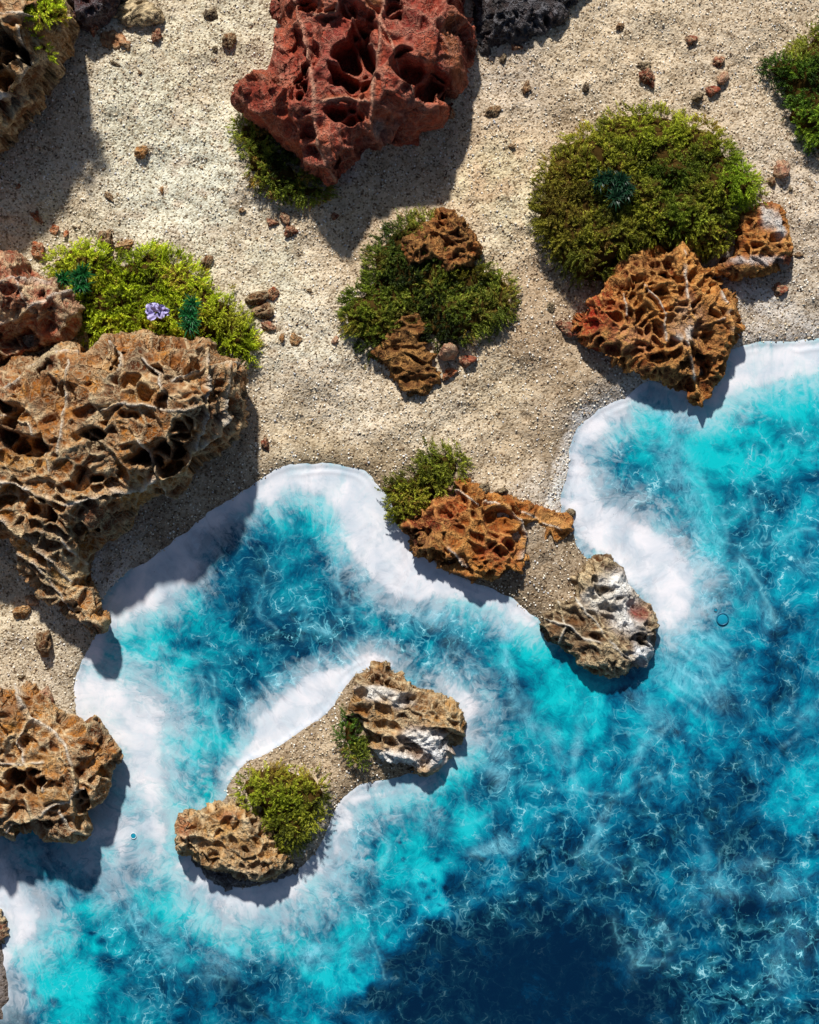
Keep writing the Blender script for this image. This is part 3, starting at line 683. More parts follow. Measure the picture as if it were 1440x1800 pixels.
# ------------------------------------------------------------------ rocks
def rock(name, label, cat, outline, H, pal, mat=None, g=2.4, z0=-8, rim=0.35, edge=0.5, levels=((62, .34, .04), (26, .6, .07), (11, .46, .12)), pits=(), veins=(), patches=(),
         bumps=(), seed=1, jag=9.0, stretch=(1, 1), rot=0, wallh=2.6, group=None, paleamt=0.9, pitp=0.35, rough=1.3, tilt=1.0, grow=1.0, vwhite=0.75, vcol=(240, 234, 222)):
    pal0 = pal
    P = smooth_poly(outline, 3)
    P = P.mean(0) + (P - P.mean(0)) * grow
    # where this rock's outline lies in the world, seen from a camera CAMD above the table
    k = 1 - (H * 0.45 + z0) / CAMD
    m = max(12, H * 0.3)
    x0, y0 = P.min(0) - m - 6; x1, y1 = P.max(0) + m + 6
    X, Y = np.meshgrid(np.arange(x0, x1, g), np.arange(y0, y1, g))
    s = poly_sd(X, Y, P)
    smax = max(s.max(), 4.0)
    gy_, gx_ = np.gradient(s, g)
    nn = np.hypot(gx_, gy_) + 1e-6
    gx_ /= nn; gy_ /= nn
    s = s + fbm(X, Y, scale=34, octv=4, seed=seed + 900, gain=0.6) * jag
    Htop = np.full(X.shape, float(H))
    for bx, by, br, bh in bumps:
        Htop += bh * np.exp(-((X - bx) ** 2 + (Y - by) ** 2) / br ** 2)
    Htop *= 1 + 0.16 * fbm(X, Y, scale=max(30, smax * 0.9), octv=2, seed=seed + 77)
    w = smax * edge
    t = np.clip(s / w, 0, 1)
    prof = np.sqrt(1 - (1 - t) ** 2)
    rz = rim * H
    Z = np.where(s >= 0, rz + (Htop - rz) * prof, rz * (1 + 1.25 * s / m))
    fold = np.where(s < 0, -s * 1.55, 0)
    BX = X + gx_ * fold; BY = Y + gy_ * fold
    # stone normals
    def nrm(a, b, c):
        ax, ay, az_ = np.gradient(a, axis=1), np.gradient(b, axis=1), np.gradient(c, axis=1)
        bx, by, bz = np.gradient(a, axis=0), np.gradient(b, axis=0), np.gradient(c, axis=0)
        nx = by * az_ - bz * ay; ny = bz * ax - bx * az_; nz = -(bx * ay - by * ax)
        nx, ny, nz = -nx, -ny, -nz
        # y is still image-down here
        n = np.sqrt(nx * nx + ny * ny + nz * nz) + 1e-9
        sg = np.where(nz < 0, -1, 1)
        return nx / n * 1.0, ny / n * 1.0, nz / n, sg
    zx = np.gradient(Z, g, axis=1); zy = np.gradient(Z, g, axis=0)
    zx = np.clip(zx, -1.6, 1.6); zy = np.clip(zy, -1.6, 1.6)
    ln = np.sqrt(zx * zx + zy * zy + 1)
    NX, NY, NZ = -zx / ln, -zy / ln, 1 / ln
    und = sstep(0, -m * 0.3, s)
    NX = NX * (1 - und) - gx_ * und; NY = NY * (1 - und) - gy_ * und; NZ = NZ * (1 - und)
    # warped stone space
    a = math.radians(rot); ca, sa = math.cos(a), math.sin(a)
    wxx = BX + fbm(BX, BY, Z, scale=44, octv=3, seed=seed + 1) * 16; wyy = BY + fbm(BX, BY, Z, scale=44, octv=3, seed=seed + 2) * 16
    U = (wxx * ca + wyy * sa) / stretch[0]; Wv = (-wxx * sa + wyy * ca) / stretch[1]
    disp = np.zeros(X.shape); vein = np.zeros(X.shape)
    ids = []
    # boxwork: thin proud ridges round flat floored cells; the cells under a traced hollow go deep
    for li, (sc, dep, _) in enumerate(levels):
        F1, F2, ID, OX, OY = worley(U, Wv, Z * 0.8, sc, seed * 13 + li)
        dist = (F2 - F1) * sc * .5                      # about the distance to the ridge, in pixels
        wpx = float(np.clip(sc * .075, 1.15, 3.0))
        reg = 1.0 if li < 2 else sstep(-.35, .1, fbm(X, Y, scale=46, octv=2, seed=seed + 91))
        r = hf(ID, 4)
        deep = np.where(r < pitp, .55 + .45 * hf(ID, 6), 0.16 * hf(ID, 5))
        floor = sstep(wpx * .5, wpx * .5 + (7, 3.2, 2.2)[li], dist) * reg
        disp -= dep * sc * deep * floor
        disp += tilt * (.7, .5, .22)[li] * sc * ((hf(ID, 7) - .5) * OX + (hf(ID, 8) - .5) * OY) * floor
        pres = sstep(-0.3, 0.15, fbm(U, Wv, Z, scale=sc * 1.6, octv=2, seed=seed + 40 + li)) * reg
        disp += np.exp(-(dist / wpx) ** 2) * pres * wallh * (1.5, 1.1, .6)[li]
        vein = np.maximum(vein, np.exp(-(dist / (wpx * .7)) ** 2) * (.15 + .85 * pres) * reg * paleamt * (1, .95, .7)[li])
        ids.append(ID)
        cu = (U + OX * sc) * stretch[0]; cw = (Wv + OY * sc) * stretch[1]
        ccx_ = cu * ca - cw * sa; ccy_ = cu * sa + cw * ca
        for px, py, rx, ry, pr, dp in pits:
            big = min(rx, ry) >= levels[1][0] * .42
            if (li == 1) != big or li == 0: continue
            dp = max(8, min(dp * 1.3, H - 22))
            a2 = math.radians(pr); c2, s2 = math.cos(a2), math.sin(a2)
            u = ((ccx_ - px) * c2 + (ccy_ - py) * s2) / rx; v = (-(ccx_ - px) * s2 + (ccy_ - py) * c2) / ry
            u2 = ((wxx - px) * c2 + (wyy - py) * s2) / rx; v2 = (-(wxx - px) * s2 + (wyy - py) * c2) / ry
            inn = np.maximum(np.where(u * u + v * v < 1.05, floor, 0) * (u2 * u2 + v2 * v2 < 2.6), sstep(1.0, .72, np.sqrt(u2 * u2 + v2 * v2)) * (.5 + .5 * floor))
            Z = Z - dp * inn
            disp = disp * (1 - .7 * inn)
            vein = vein * (1 - .8 * inn)
    edg = sstep(-m * 0.2, 6, s)
    vx = X + fbm(X, Y, scale=18, octv=3, seed=seed + 5) * 5; vy = Y + fbm(X, Y, scale=18, octv=3, seed=seed + 6) * 5
    for pts, vw, vh in veins:
        d = line_dist(vx, vy, pts)
        q = np.exp(-(d / vw) ** 2)
        disp = disp * (1 - q * 0.8) + q * vh
        vein = np.maximum(vein, q * 1.1)
    ff = fbm(BX, BY, Z, scale=15, octv=4, seed=seed + 9, gain=0.68)
    disp += ff * rough * 2.6 - np.exp(-(ff / .05) ** 2) * 2.0 * sstep(0, .3, fbm(X, Y, scale=40, octv=2, seed=seed + 70))
    BX = BX + NX * disp; BY = BY + NY * disp; Z = Z + NZ * disp
    # colour of the stone
    pal = [lin(c) for c in pal]
    h1 = hf(ids[0], 9); h2 = hf(ids[min(1, len(ids) - 1)], 10); nz_ = fbm(X, Y, scale=30, octv=4, seed=seed + 21) * 0.5 + 0.5
    q = np.clip(0.3 * h1 + 0.3 * h2 + 0.55 * nz_ - 0.08, 0, 0.999) * (len(pal) - 1)
    i0 = q.astype(int); f = (q - i0)[..., None]
    PA = np.array(pal)
    PA = np.clip(PA * np.linspace(.42, 1.12, len(PA))[:, None], 0, 1)
    col = PA[i0] * (1 - f) + PA[np.minimum(i0 + 1, len(pal) - 1)] * f
    crust = np.zeros(X.shape); lines = np.zeros(X.shape)
    for pts, vw, vh in veins:
        lines = np.maximum(lines, np.exp(-(line_dist(vx, vy, pts) / (vw * .9)) ** 2) * sstep(-.5, .1, fbm(X, Y, scale=20, octv=2, seed=seed + 55)))
    for px, py, rx, ry, c, am in patches:
        qq = np.exp(-((((vx + fbm(X, Y, scale=14, octv=3, seed=seed + 31) * 9) - px) / rx) ** 2 + ((vy - py) / ry) ** 2) ** 2) * am
        col = col * (1 - qq[..., None]) + lin(c) * qq[..., None]
        if sum(c) > 600:
            vein = vein * (1 - qq); crust = np.maximum(crust, qq)
        else: crust = crust * (1 - qq)
    lines = np.clip(lines * vwhite * 1.2, 0, 1)
    col = col * (1 - lines[..., None]) + lin(vcol) * lines[..., None]
    crust = np.maximum(crust, lines)
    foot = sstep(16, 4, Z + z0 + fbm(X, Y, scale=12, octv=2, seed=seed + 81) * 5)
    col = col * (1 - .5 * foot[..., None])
    mask = s > -m
    ccx, ccy = P.mean(0)
    e = empty(name, CX + (ccx - CX) * k, CY + (ccy - CY) * k, 0) if False else None
    lx = CX + (ccx - CX) * k; ly = CY + (ccy - CY) * k
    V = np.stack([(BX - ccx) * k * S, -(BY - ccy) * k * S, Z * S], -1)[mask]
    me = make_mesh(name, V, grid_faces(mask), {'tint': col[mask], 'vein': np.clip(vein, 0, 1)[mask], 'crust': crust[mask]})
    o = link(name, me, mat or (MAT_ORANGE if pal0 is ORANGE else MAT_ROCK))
    o.location = ((lx - CX) * S, (CY - ly) * S, z0 * S)
    tag(o, label, cat, group)
    return o

OCHRE = [(96, 56, 28), (134, 84, 42), (172, 116, 56), (198, 144, 76), (214, 168, 104)]
ORANGE = [(124, 46, 16), (166, 78, 24), (196, 110, 36), (214, 142, 60), (222, 166, 92)]
RUST = [(96, 42, 32), (136, 62, 46), (164, 80, 58), (176, 96, 66), (196, 126, 88)]
DARKP = [(38, 34, 36), (54, 48, 50), (74, 66, 66), (60, 40, 38), (110, 104, 104)]
TAN = [(126, 74, 36), (176, 118, 60), (208, 154, 86), (222, 176, 112), (196, 120, 76)]
BROWN = [(52, 32, 16), (80, 50, 26), (108, 70, 36), (134, 90, 48), (160, 114, 66)]

rock('red_rock', 'big dark red rock with two long pale veins and deep hollows, at top of sand', 'rock',
     [(410, 158), (440, 130), (478, 112), (498, 60), (494, 0), (500, -90), (820, -90), (826, 0), (834, 40), (838, 85), (822, 128), (792, 168), (772, 214), (722, 240), (664, 260), (622, 290), (586, 324), (556, 320), (530, 290), (504, 262), (480, 242), (440, 202), (416, 182)],
     165, [(140, 46, 38), (178, 68, 54), (200, 88, 68), (208, 106, 74), (214, 128, 88)], mat=MAT_RED, seed=3, vwhite=.6, vcol=(226, 190, 160), g=2.0, edge=0.55,
     levels=((96, .2, .03), (44, .24, .05), (17, .2, .10)), pitp=.25, paleamt=.45, tilt=1.2, rough=.9,
     pits=[(632, 118, 34, 66, 4, 90), (742, 152, 62, 26, 18, 70), (608, 224, 40, 19, 0, 48), (532, 166, 16, 34, 8, 45), (618, 34, 16, 22, -20, 50), (548, 28, 10, 20, 0, 30), (520, 92, 12, 26, 20, 30), (545, 250, 14, 18, 30, 30), (690, 28, 12, 26, 10, 30), (590, 300, 12, 10, 0, 22), (655, 60, 8, 18, 0, 26)],
     veins=[([(520, -20), (530, 30), (540, 85), (548, 135), (554, 190), (560, 240), (567, 268)], 4.0, 9), ([(684, -20), (674, 40), (668, 90), (664, 140), (657, 190), (655, 240)], 3.4, 8), ([(607, -20), (602, 20), (590, 44), (556, 48)], 2.2, 5), ([(602, 16), (620, 50), (650, 90), (664, 120)], 2.2, 5), ([(560, 200), (610, 192), (650, 200)], 2.6, 5), ([(672, 60), (700, 130), (730, 190)], 1.6, 4), ([(560, 265), (575, 300), (590, 318)], 2.2, 3)],
     patches=[(590, 110, 26, 60, (150, 66, 66), .7), (740, 70, 46, 46, (160, 66, 58), .6), (800, 90, 20, 60, (182, 118, 72), .7), (655, 20, 16, 18, (196, 132, 70), .8), (460, 150, 40, 20, (178, 104, 74), .6), (612, 192, 40, 8, (190, 110, 66), .7), (672, 240, 12, 12, (190, 186, 186), .8)])

rock('craggy_rock', 'huge ochre brown craggy rock with net of pale veins, left, reaching to the sea', 'rock',
     [(-170, 640), (0, 642), (30, 624), (76, 626), (112, 604), (152, 606), (200, 580), (262, 580), (330, 590), (380, 600), (386, 622), (430, 638), (434, 700), (430, 742), (400, 782), (356, 822), (318, 872), (296, 872), (262, 872), (224, 925), (178, 965), (158, 990), (156, 1024), (172, 1062), (182, 1100), (164, 1114), (112, 1084), (62, 1042), (36, 1018), (2, 952), (-170, 900)],
     170, [(96, 44, 16), (142, 78, 28), (188, 116, 42), (220, 150, 60), (228, 172, 88)], seed=21, g=2.0, edge=0.42, rim=.3, bumps=[(320, 700, 130, 34), (110, 1040, 95, -70)],
     levels=((74, .34, .03), (30, .62, .05), (12, .5, .10)), pitp=.42, paleamt=.75,
     pits=[(292, 800, 46, 26, 5, 80), (34, 722, 20, 20, 0, 50), (54, 780, 62, 22, 22, 60), (245, 735, 16, 10, 0, 30), (186, 770, 30, 13, 0, 40), (215, 640, 12, 26, 30, 30), (92, 905, 26, 14, 25, 40), (165, 845, 26, 24, 0, 44), (95, 658, 24, 10, -30, 28), (340, 755, 14, 20, 20, 30), (60, 600, 10, 8, 0, 20), (150, 940, 22, 20, 40, 30), (130, 1060, 22, 12, 40, 20), (310, 720, 12, 20, 30, 30), (400, 700, 10, 30, 0, 24)],
     veins=[([(0, 738), (40, 734), (70, 750), (90, 790), (112, 828)], 2.2, 6), ([(0, 852), (40, 848), (90, 870), (130, 888), (160, 880), (210, 868), (260, 856), (300, 838), (345, 800), (400, 758), (420, 735)], 3.4, 8), ([(128, 1020), (100, 985), (60, 950), (20, 915), (-20, 900)], 2.6, 6),
            ([(136, 640), (134, 700), (130, 760), (126, 800)], 2.0, 5), ([(200, 728), (240, 716), (290, 726), (340, 730), (372, 720)], 2.6, 6), ([(262, 778), (282, 810), (300, 868)], 2.2, 6), ([(226, 660), (226, 630), (200, 600)], 2.2, 5), ([(320, 680), (380, 655), (430, 640)], 2, 5), ([(150, 625), (90, 625), (60, 660), (30, 690)], 2.4, 5), ([(372, 620), (385, 680), (378, 740), (350, 800)], 2.2, 5), ([(410, 640), (408, 700), (415, 740)], 2, 4), ([(160, 1100), (120, 1062), (90, 1010), (40, 970)], 2.4, 5), ([(155, 990), (120, 945), (88, 936)], 2.2, 5), ([(270, 640), (300, 670), (315, 720)], 2.6, 6)],
     patches=[(200, 640, 24, 26, (206, 156, 92), .8), (265, 690, 22, 20, (214, 166, 92), .8), (340, 700, 26, 22, (190, 140, 92), .7), (40, 760, 50, 14, (128, 74, 50), .8), (60, 815, 60, 16, (218, 164, 88), .8), (100, 955, 46, 22, (134, 92, 56), .8), (120, 1015, 26, 20, (212, 164, 92), .9), (60, 925, 50, 14, (150, 104, 60), .6), (390, 750, 26, 40, (150, 88, 56), .7), (20, 690, 24, 40, (196, 120, 70), .6), (100, 620, 14, 10, (160, 152, 140), .7), (190, 900, 60, 30, (140, 84, 58), .5)])

rock('red_brown_rock', 'rusty red rock with pale veined edge, cut off at left, above huge brown rock', 'rock',
     [(-150, 430), (-10, 438), (32, 452), (62, 482), (104, 490), (132, 512), (144, 542), (136, 580), (118, 602), (60, 612), (0, 640), (-150, 660)], 140, [(138, 50, 32), (176, 74, 48), (200, 96, 64), (210, 116, 80), (216, 150, 108)], mat=MAT_ROCK, seed=33,
     bumps=[(40, 600, 46, -60)], levels=((60, .3, 0), (28, .6, 0), (12, .5, 0)), pits=[(40, 600, 40, 14, -12, 40), (30, 512, 20, 10, -10, 24), (92, 530, 8, 10, 0, 14)],
     veins=[([(0, 575), (40, 560), (80, 540), (130, 515)], 3, 7), ([(0, 510), (50, 492), (104, 492)], 2, 4), ([(40, 500), (60, 540), (70, 560)], 1.8, 4)], patches=[(60, 560, 60, 12, (206, 160, 110), .6), (100, 570, 26, 20, (128, 66, 48), .6), (30, 480, 40, 26, (190, 98, 70), .6)])

rock('cliff_rock', 'tall brown rock in the upper left corner with a flat tan top', 'rock',
     [(-150, -90), (70, -90), (96, -10), (118, 8), (130, 34), (126, 62), (112, 108), (84, 148), (62, 188), (22, 236), (0, 258), (-150, 300)], 225, OCHRE, seed=41, rim=.25, edge=.5,
     levels=((60, .34, 0), (30, .6, 0), (12, .5, 0)), pits=[(16, 120, 40, 22, -20, 90), (20, 158, 22, 22, 0, 80), (20, 95, 18, 8, 0, 30)], veins=[([(0, 88), (30, 60), (90, 60), (128, 40)], 2.4, 5), ([(60, 80), (66, 120), (30, 150)], 2, 5), ([(100, 100), (60, 150), (0, 210)], 2.2, 4)],
     patches=[(60, 55, 60, 22, (206, 160, 116), .85), (30, 215, 60, 60, (104, 52, 42), .6), (90, 120, 30, 40, (100, 62, 48), .6), (24, 190, 12, 8, (230, 230, 228), .9)])
rock('dark_rock', 'dark maroon jagged rock wedged beside the tan topped corner rock', 'rock',
     [(98, -70), (212, -70), (214, -6), (196, 28), (170, 46), (150, 52), (128, 36), (108, 10)], 90, [(44, 22, 24), (70, 34, 34), (92, 48, 44), (110, 66, 60)], mat=MAT_DARK, seed=43, rough=2.0, levels=((34, .4, 0), (17, .8, 0), (9, .8, 0)), paleamt=.2)
rock('flat_stone', 'flat dark stone with pale wavy bands at the top, right of the corner rocks', 'stone',
     [(200, 32), (214, 14), (236, -4), (262, 0), (284, 22), (283, 38), (262, 47), (232, 46), (212, 40)], 34, [(60, 52, 34), (120, 100, 66), (176, 156, 120), (90, 76, 50), (214, 208, 196)], seed=45, g=1.6, levels=((26, .4, 0), (13, .6, 0), (8, .5, 0)), stretch=(2.2, 1), rot=-15)
rock('orange_block', 'small squarish orange tan stone block on the sand near the upper left corner', 'stone',
     [(178, 66), (190, 58), (216, 58), (230, 76), (228, 92), (206, 96), (186, 90)], 30, [(150, 86, 44), (196, 130, 82), (214, 154, 110), (222, 176, 140)], seed=46, g=1.6, levels=((26, .2, 0), (14, .4, 0), (8, .4, 0)), rough=.8, paleamt=.3)
rock('black_gravel_rock', 'black glittering gritty rock at the top edge, right of the big red rock', 'rock',
     [(832, -70), (1040, -70), (1024, 0), (1000, 34), (962, 56), (930, 72), (896, 80), (868, 92), (846, 98), (838, 70), (828, 20)], 60, DARKP, mat=MAT_DARK, seed=47, rough=3.0, levels=((34, .4, 0), (14, .9, 0), (8, 1.0, 0)), paleamt=.2, edge=.9, rim=.1)

rock('honeycomb_rock', 'large orange and red rock with honeycomb veins and white quartz, touching the right bay', 'rock',
     [(1010, 562), (1026, 524), (1052, 504), (1072, 470), (1096, 446), (1140, 428), (1190, 420), (1218, 428), (1236, 462), (1262, 490), (1290, 518), (1307, 560), (1300, 592), (1280, 622), (1270, 660), (1244, 700), (1226, 713), (1204, 694), (1164, 672), (1110, 660), (1060, 636), (1022, 604)], 84, ORANGE, seed=51, g=1.7,
     levels=((60, .3, 0), (24, .85, 0), (10.5, .7, 0)), pitp=.55, paleamt=.8, tilt=.8, rough=1, wallh=3.2, bumps=[(1220, 690, 44, -40)],
     pits=[(1234, 492, 12, 10, 0, 22), (1260, 510, 9, 9, 0, 18), (1212, 538, 7, 8, 0, 18), (1240, 660, 12, 20, 20, 30), (1150, 630, 20, 16, 0, 22)],
     veins=[([(1196, 450), (1200, 500), (1205, 545), (1216, 570)], 3, 5), ([(1262, 520), (1278, 555), (1284, 600)], 3.6, 6), ([(1200, 600), (1212, 640), (1224, 690)], 3.2, 6), ([(1130, 505), (1160, 540), (1166, 600)], 2.2, 4), ([(1230, 575), (1270, 560)], 2, 4), ([(1100, 560), (1090, 520)], 2, 3)],
     patches=[(1042, 556, 44, 60, (186, 50, 26), 1), (1062, 606, 40, 40, (150, 40, 28), .95), (1112, 600, 40, 32, (206, 146, 112), .95), (1196, 572, 36, 44, (196, 168, 146), .95), (1150, 540, 40, 36, (196, 130, 50), .6), (1260, 570, 36, 50, (206, 148, 88), .55), (1180, 664, 70, 34, (92, 44, 28), .95), (1125, 472, 56, 26, (116, 50, 28), .9), (1206, 590, 10, 10, (230, 224, 216), .8), (1183, 595, 9, 7, (228, 220, 210), .8)])
rock('banded_stone', 'orange and white banded stone at the right edge of the large moss cushion', 'stone',
     [(1290, 384), (1316, 362), (1352, 354), (1382, 376), (1386, 420), (1396, 448), (1374, 474), (1332, 486), (1284, 490), (1256, 482), (1262, 458), (1290, 450), (1286, 412)], 66, ORANGE, seed=53, g=1.9,
     levels=((44, .24, 0), (22, .75, 0), (10, .6, 0)), pitp=.5, patches=[(1345, 385, 18, 26, (226, 222, 216), .9), (1362, 405, 10, 24, (222, 220, 216), .9), (1330, 462, 60, 9, (214, 208, 204), .85), (1310, 478, 50, 9, (70, 44, 38), .8), (1385, 456, 12, 14, (178, 80, 54), .8)])
rock('peaked_stone', 'dark rusty pointed stone sticking out of the top of the central moss', 'stone',
     [(712, 442), (738, 404), (762, 376), (796, 376), (818, 396), (830, 420), (840, 440), (822, 470), (784, 478), (732, 470)], 74, [(64, 28, 14), (104, 50, 22), (140, 74, 30), (164, 96, 44)], mat=MAT_ORANGE, grow=1.08, seed=55, rough=2, g=1.8, levels=((34, .5, 0), (18, .9, 0), (9, .8, 0)), pitp=.5, paleamt=.4, pits=[(778, 396, 12, 14, 0, 26)])
rock('wedge_stone', 'brown layered wedge of stone at the lower edge of the central moss', 'stone',
     [(646, 622), (676, 596), (694, 562), (716, 545), (738, 552), (752, 580), (752, 616), (776, 652), (762, 676), (738, 692), (714, 692), (692, 668), (680, 644)], 48, [(70, 38, 18), (106, 62, 28), (136, 86, 40), (160, 108, 56)], mat=MAT_ORANGE, grow=1.1, seed=57, rough=2, g=1.8, levels=((34, .5, 0), (18, .8, 0), (9, .8, 0)), pitp=.5, paleamt=.4, stretch=(1.8, 1), rot=15)

rock('orange_rock', 'orange and red rock with pale veins at root of the spit between the bays', 'rock',
     [(706, 932), (722, 904), (760, 882), (788, 868), (798, 846), (828, 842), (860, 862), (900, 870), (940, 886), (976, 896), (1000, 914), (1002, 938), (964, 952), (930, 958), (920, 1000), (900, 1014), (860, 1020), (832, 1030), (808, 1008), (780, 1000), (750, 986), (722, 966)], 56, ORANGE, seed=61, g=1.8,
     levels=((60, .3, 0), (25, .7, 0), (11, .6, 0)), pitp=.5, paleamt=.7, tilt=1.1, bumps=[(960, 920, 50, -26)], pits=[(742, 936, 20, 14, 0, 24), (778, 985, 22, 10, 10, 18)],
     veins=[([(850, 880), (890, 892), (915, 916), (926, 940), (918, 980)], 2.8, 5), ([(776, 950), (800, 970), (816, 1000)], 2.4, 5), ([(920, 900), (960, 920), (985, 930)], 2.2, 4), ([(800, 862), (840, 885)], 2.4, 4)],
     patches=[(752, 912, 50, 30, (150, 46, 28), 1), (800, 890, 30, 20, (176, 70, 28), .7), (736, 952, 34, 28, (92, 36, 28), 1), (872, 962, 44, 34, (156, 58, 30), .95), (960, 915, 40, 18, (204, 164, 108), .6), (788, 860, 16, 16, (196, 188, 176), .7), (780, 995, 30, 14, (110, 56, 40), .7)])
rock('crusted_rock', 'brown net veined rock half covered in white crust at the tip of the sand spit', 'rock',
     [(950, 1094), (972, 1064), (1000, 1044), (1008, 1012), (1038, 986), (1070, 978), (1098, 996), (1110, 1030), (1138, 1062), (1157, 1090), (1152, 1130), (1140, 1164), (1110, 1174), (1072, 1183), (1030, 1172), (990, 1142), (956, 1122)], 52, BROWN, seed=63, g=1.7,
     levels=((44, .3, 0), (22, .55, 0), (11, .5, 0)), pitp=.45, stretch=(1.5, 1), rot=40, paleamt=.9, wallh=3.4,
     pits=[(1126, 1122, 17, 13, 20, 26), (1038, 1022, 9, 9, 0, 16), (1058, 1034, 14, 9, 10, 18), (1100, 1012, 7, 14, -25, 16), (1078, 1072, 10, 6, -20, 12), (1090, 1060, 5, 8, 0, 9)],
     veins=[([(960, 1088), (1000, 1100), (1020, 1120), (1060, 1130), (1120, 1160)], 2.0, 4), ([(980, 1060), (990, 1100), (980, 1130)], 1.8, 4), ([(1010, 1050), (1040, 1090), (1090, 1150)], 2.2, 4)],
     patches=[(1078, 1030, 42, 30, (250, 248, 244), 1), (1100, 1080, 34, 34, (246, 244, 240), 1), (1128, 1140, 26, 34, (250, 250, 250), 1), (1050, 1050, 30, 30, (240, 234, 222), .95), (1030, 1004, 24, 14, (206, 176, 130), .6), (1062, 1008, 16, 10, (206, 196, 176), .6), (1126, 1074, 24, 15, (140, 44, 38), .95), (1126, 1122, 16, 12, (96, 72, 44), .8), (1058, 1034, 12, 8, (140, 108, 66), .8), (1038, 1022, 9, 8, (96, 74, 52), .8)])

rock('shell_pitted_rock', 'tan rock with white crust and open round hollows at the upper end of the islet', 'rock',
     [(626, 1192), (650, 1168), (680, 1162), (700, 1180), (736, 1206), (776, 1220), (806, 1244), (818, 1272), (812, 1304), (782, 1340), (740, 1369), (702, 1362), (662, 1340), (640, 1318), (634, 1290), (612, 1262), (610, 1238), (624, 1216)], 56, TAN, seed=65, g=1.7,
     levels=((60, .3, 0), (22, .8, 0), (10, .7, 0)), pitp=.5, paleamt=.8, tilt=.9, stretch=(1.5, 1), rot=10,
     pits=[(674, 1350, 17, 9, 10, 30), (708, 1358, 18, 9, 15, 30), (752, 1338, 12, 14, 0, 26), (784, 1310, 7, 12, 25, 20), (730, 1318, 16, 16, 0, 20), (690, 1312, 14, 8, 40, 16)],
     patches=[(664, 1180, 26, 16, (110, 60, 36), .8), (664, 1215, 34, 16, (244, 240, 232), .95), (704, 1228, 24, 14, (244, 240, 232), .9), (690, 1336, 64, 22, (250, 248, 244), 1), (744, 1298, 42, 24, (250, 248, 244), 1), (770, 1320, 30, 24, (244, 244, 246), 1), (672, 1330, 16, 16, (250, 248, 244), .95), (800, 1262, 14, 20, (212, 180, 130), .5), (674, 1350, 12, 6, (120, 80, 48), .8), (708, 1358, 12, 6, (120, 76, 46), .8), (730, 1318, 12, 12, (120, 76, 48), .7)])
rock('tan_rock', 'light tan and pink rock full of small cells at lower left of islet', 'rock',
     [(309, 1438), (324, 1422), (346, 1427), (378, 1412), (418, 1410), (440, 1424), (470, 1446), (496, 1484), (510, 1518), (486, 1540), (440, 1546), (402, 1534), (370, 1526), (330, 1506), (312, 1490)], 72, TAN, seed=67, g=1.7,
     levels=((50, .3, 0), (22, .8, 0), (10, .7, 0)), pitp=.5, paleamt=.8, tilt=.9, pits=[(433, 1480, 6, 6, 0, 22), (412, 1450, 10, 6, 20, 16)],
     patches=[(326, 1452, 20, 26, (204, 128, 92), .7), (400, 1430, 20, 10, (198, 124, 92), .6), (440, 1528, 60, 16, (124, 66, 40), .7), (400, 1460, 46, 20, (228, 186, 118), .5)])
rock('wet_stone', 'dark grey glossy stone ledge under the tan rock at the foot of the islet', 'stone',
     [(338, 1506), (352, 1530), (372, 1550), (400, 1567), (436, 1562), (466, 1550), (500, 1544), (528, 1528), (500, 1505), (420, 1510), (370, 1500)], 22, [(80, 70, 66), (104, 94, 88), (132, 122, 114), (90, 62, 52)], mat=MAT_DARK, seed=69, g=1.7, levels=((24, .3, 0), (12, .5, 0), (8, .5, 0)), paleamt=.5, edge=.8)
rock('golden_rock', 'golden brown craggy rock standing in foam at left edge, lowest of the big ones', 'rock',
     [(-170, 1200), (0, 1212), (38, 1194), (60, 1206), (90, 1240), (120, 1262), (148, 1258), (172, 1272), (196, 1300), (211, 1332), (196, 1352), (192, 1380), (176, 1408), (152, 1428), (160, 1452), (156, 1474), (130, 1484), (84, 1480), (62, 1462), (30, 1474), (0, 1468), (-170, 1470)], 118, [(96, 44, 16), (142, 78, 28), (188, 116, 42), (220, 150, 60), (228, 172, 88)], seed=71, g=2.0,
     levels=((66, .34, .04), (28, .6, .055), (12, .5, .11)), pitp=.42, edge=.5,
     pits=[(54, 1368, 36, 22, -20, 56), (148, 1398, 22, 18, -30, 44), (62, 1298, 20, 8, 0, 20), (166, 1312, 12, 9, 0, 18), (76, 1442, 30, 9, 5, 24), (110, 1368, 16, 10, 10, 18), (14, 1280, 14, 10, 0, 20)],
     veins=[([(28, 1206), (50, 1236), (64, 1258), (100, 1276), (126, 1304), (138, 1340), (144, 1382)], 3.2, 7), ([(0, 1462), (40, 1440), (84, 1420), (120, 1400), (156, 1380)], 2.8, 6), ([(118, 1418), (136, 1450), (156, 1466)], 3, 6), ([(64, 1258), (40, 1300), (60, 1340), (90, 1380)], 2, 4), ([(0, 1330), (50, 1335), (90, 1330)], 2, 4)],
     patches=[(90, 1330, 40, 18, (206, 158, 88), .6), (40, 1340, 40, 8, (218, 182, 126), .7), (180, 1410, 14, 24, (120, 64, 44), .7), (20, 1240, 30, 20, (112, 66, 46), .7), (100, 1390, 40, 18, (200, 152, 84), .6), (70, 1455, 46, 12, (128, 72, 46), .7)])
rock('edge_stone', 'sliver of red brown stone at the left edge below the golden brown rock', 'stone',
     [(-60, 1600), (-8, 1598), (8, 1612), (10, 1640), (2, 1656), (-60, 1660)], 24, RUST, seed=73, g=1.8, levels=((24, .3, 0), (12, .5, 0), (8, .5, 0)))
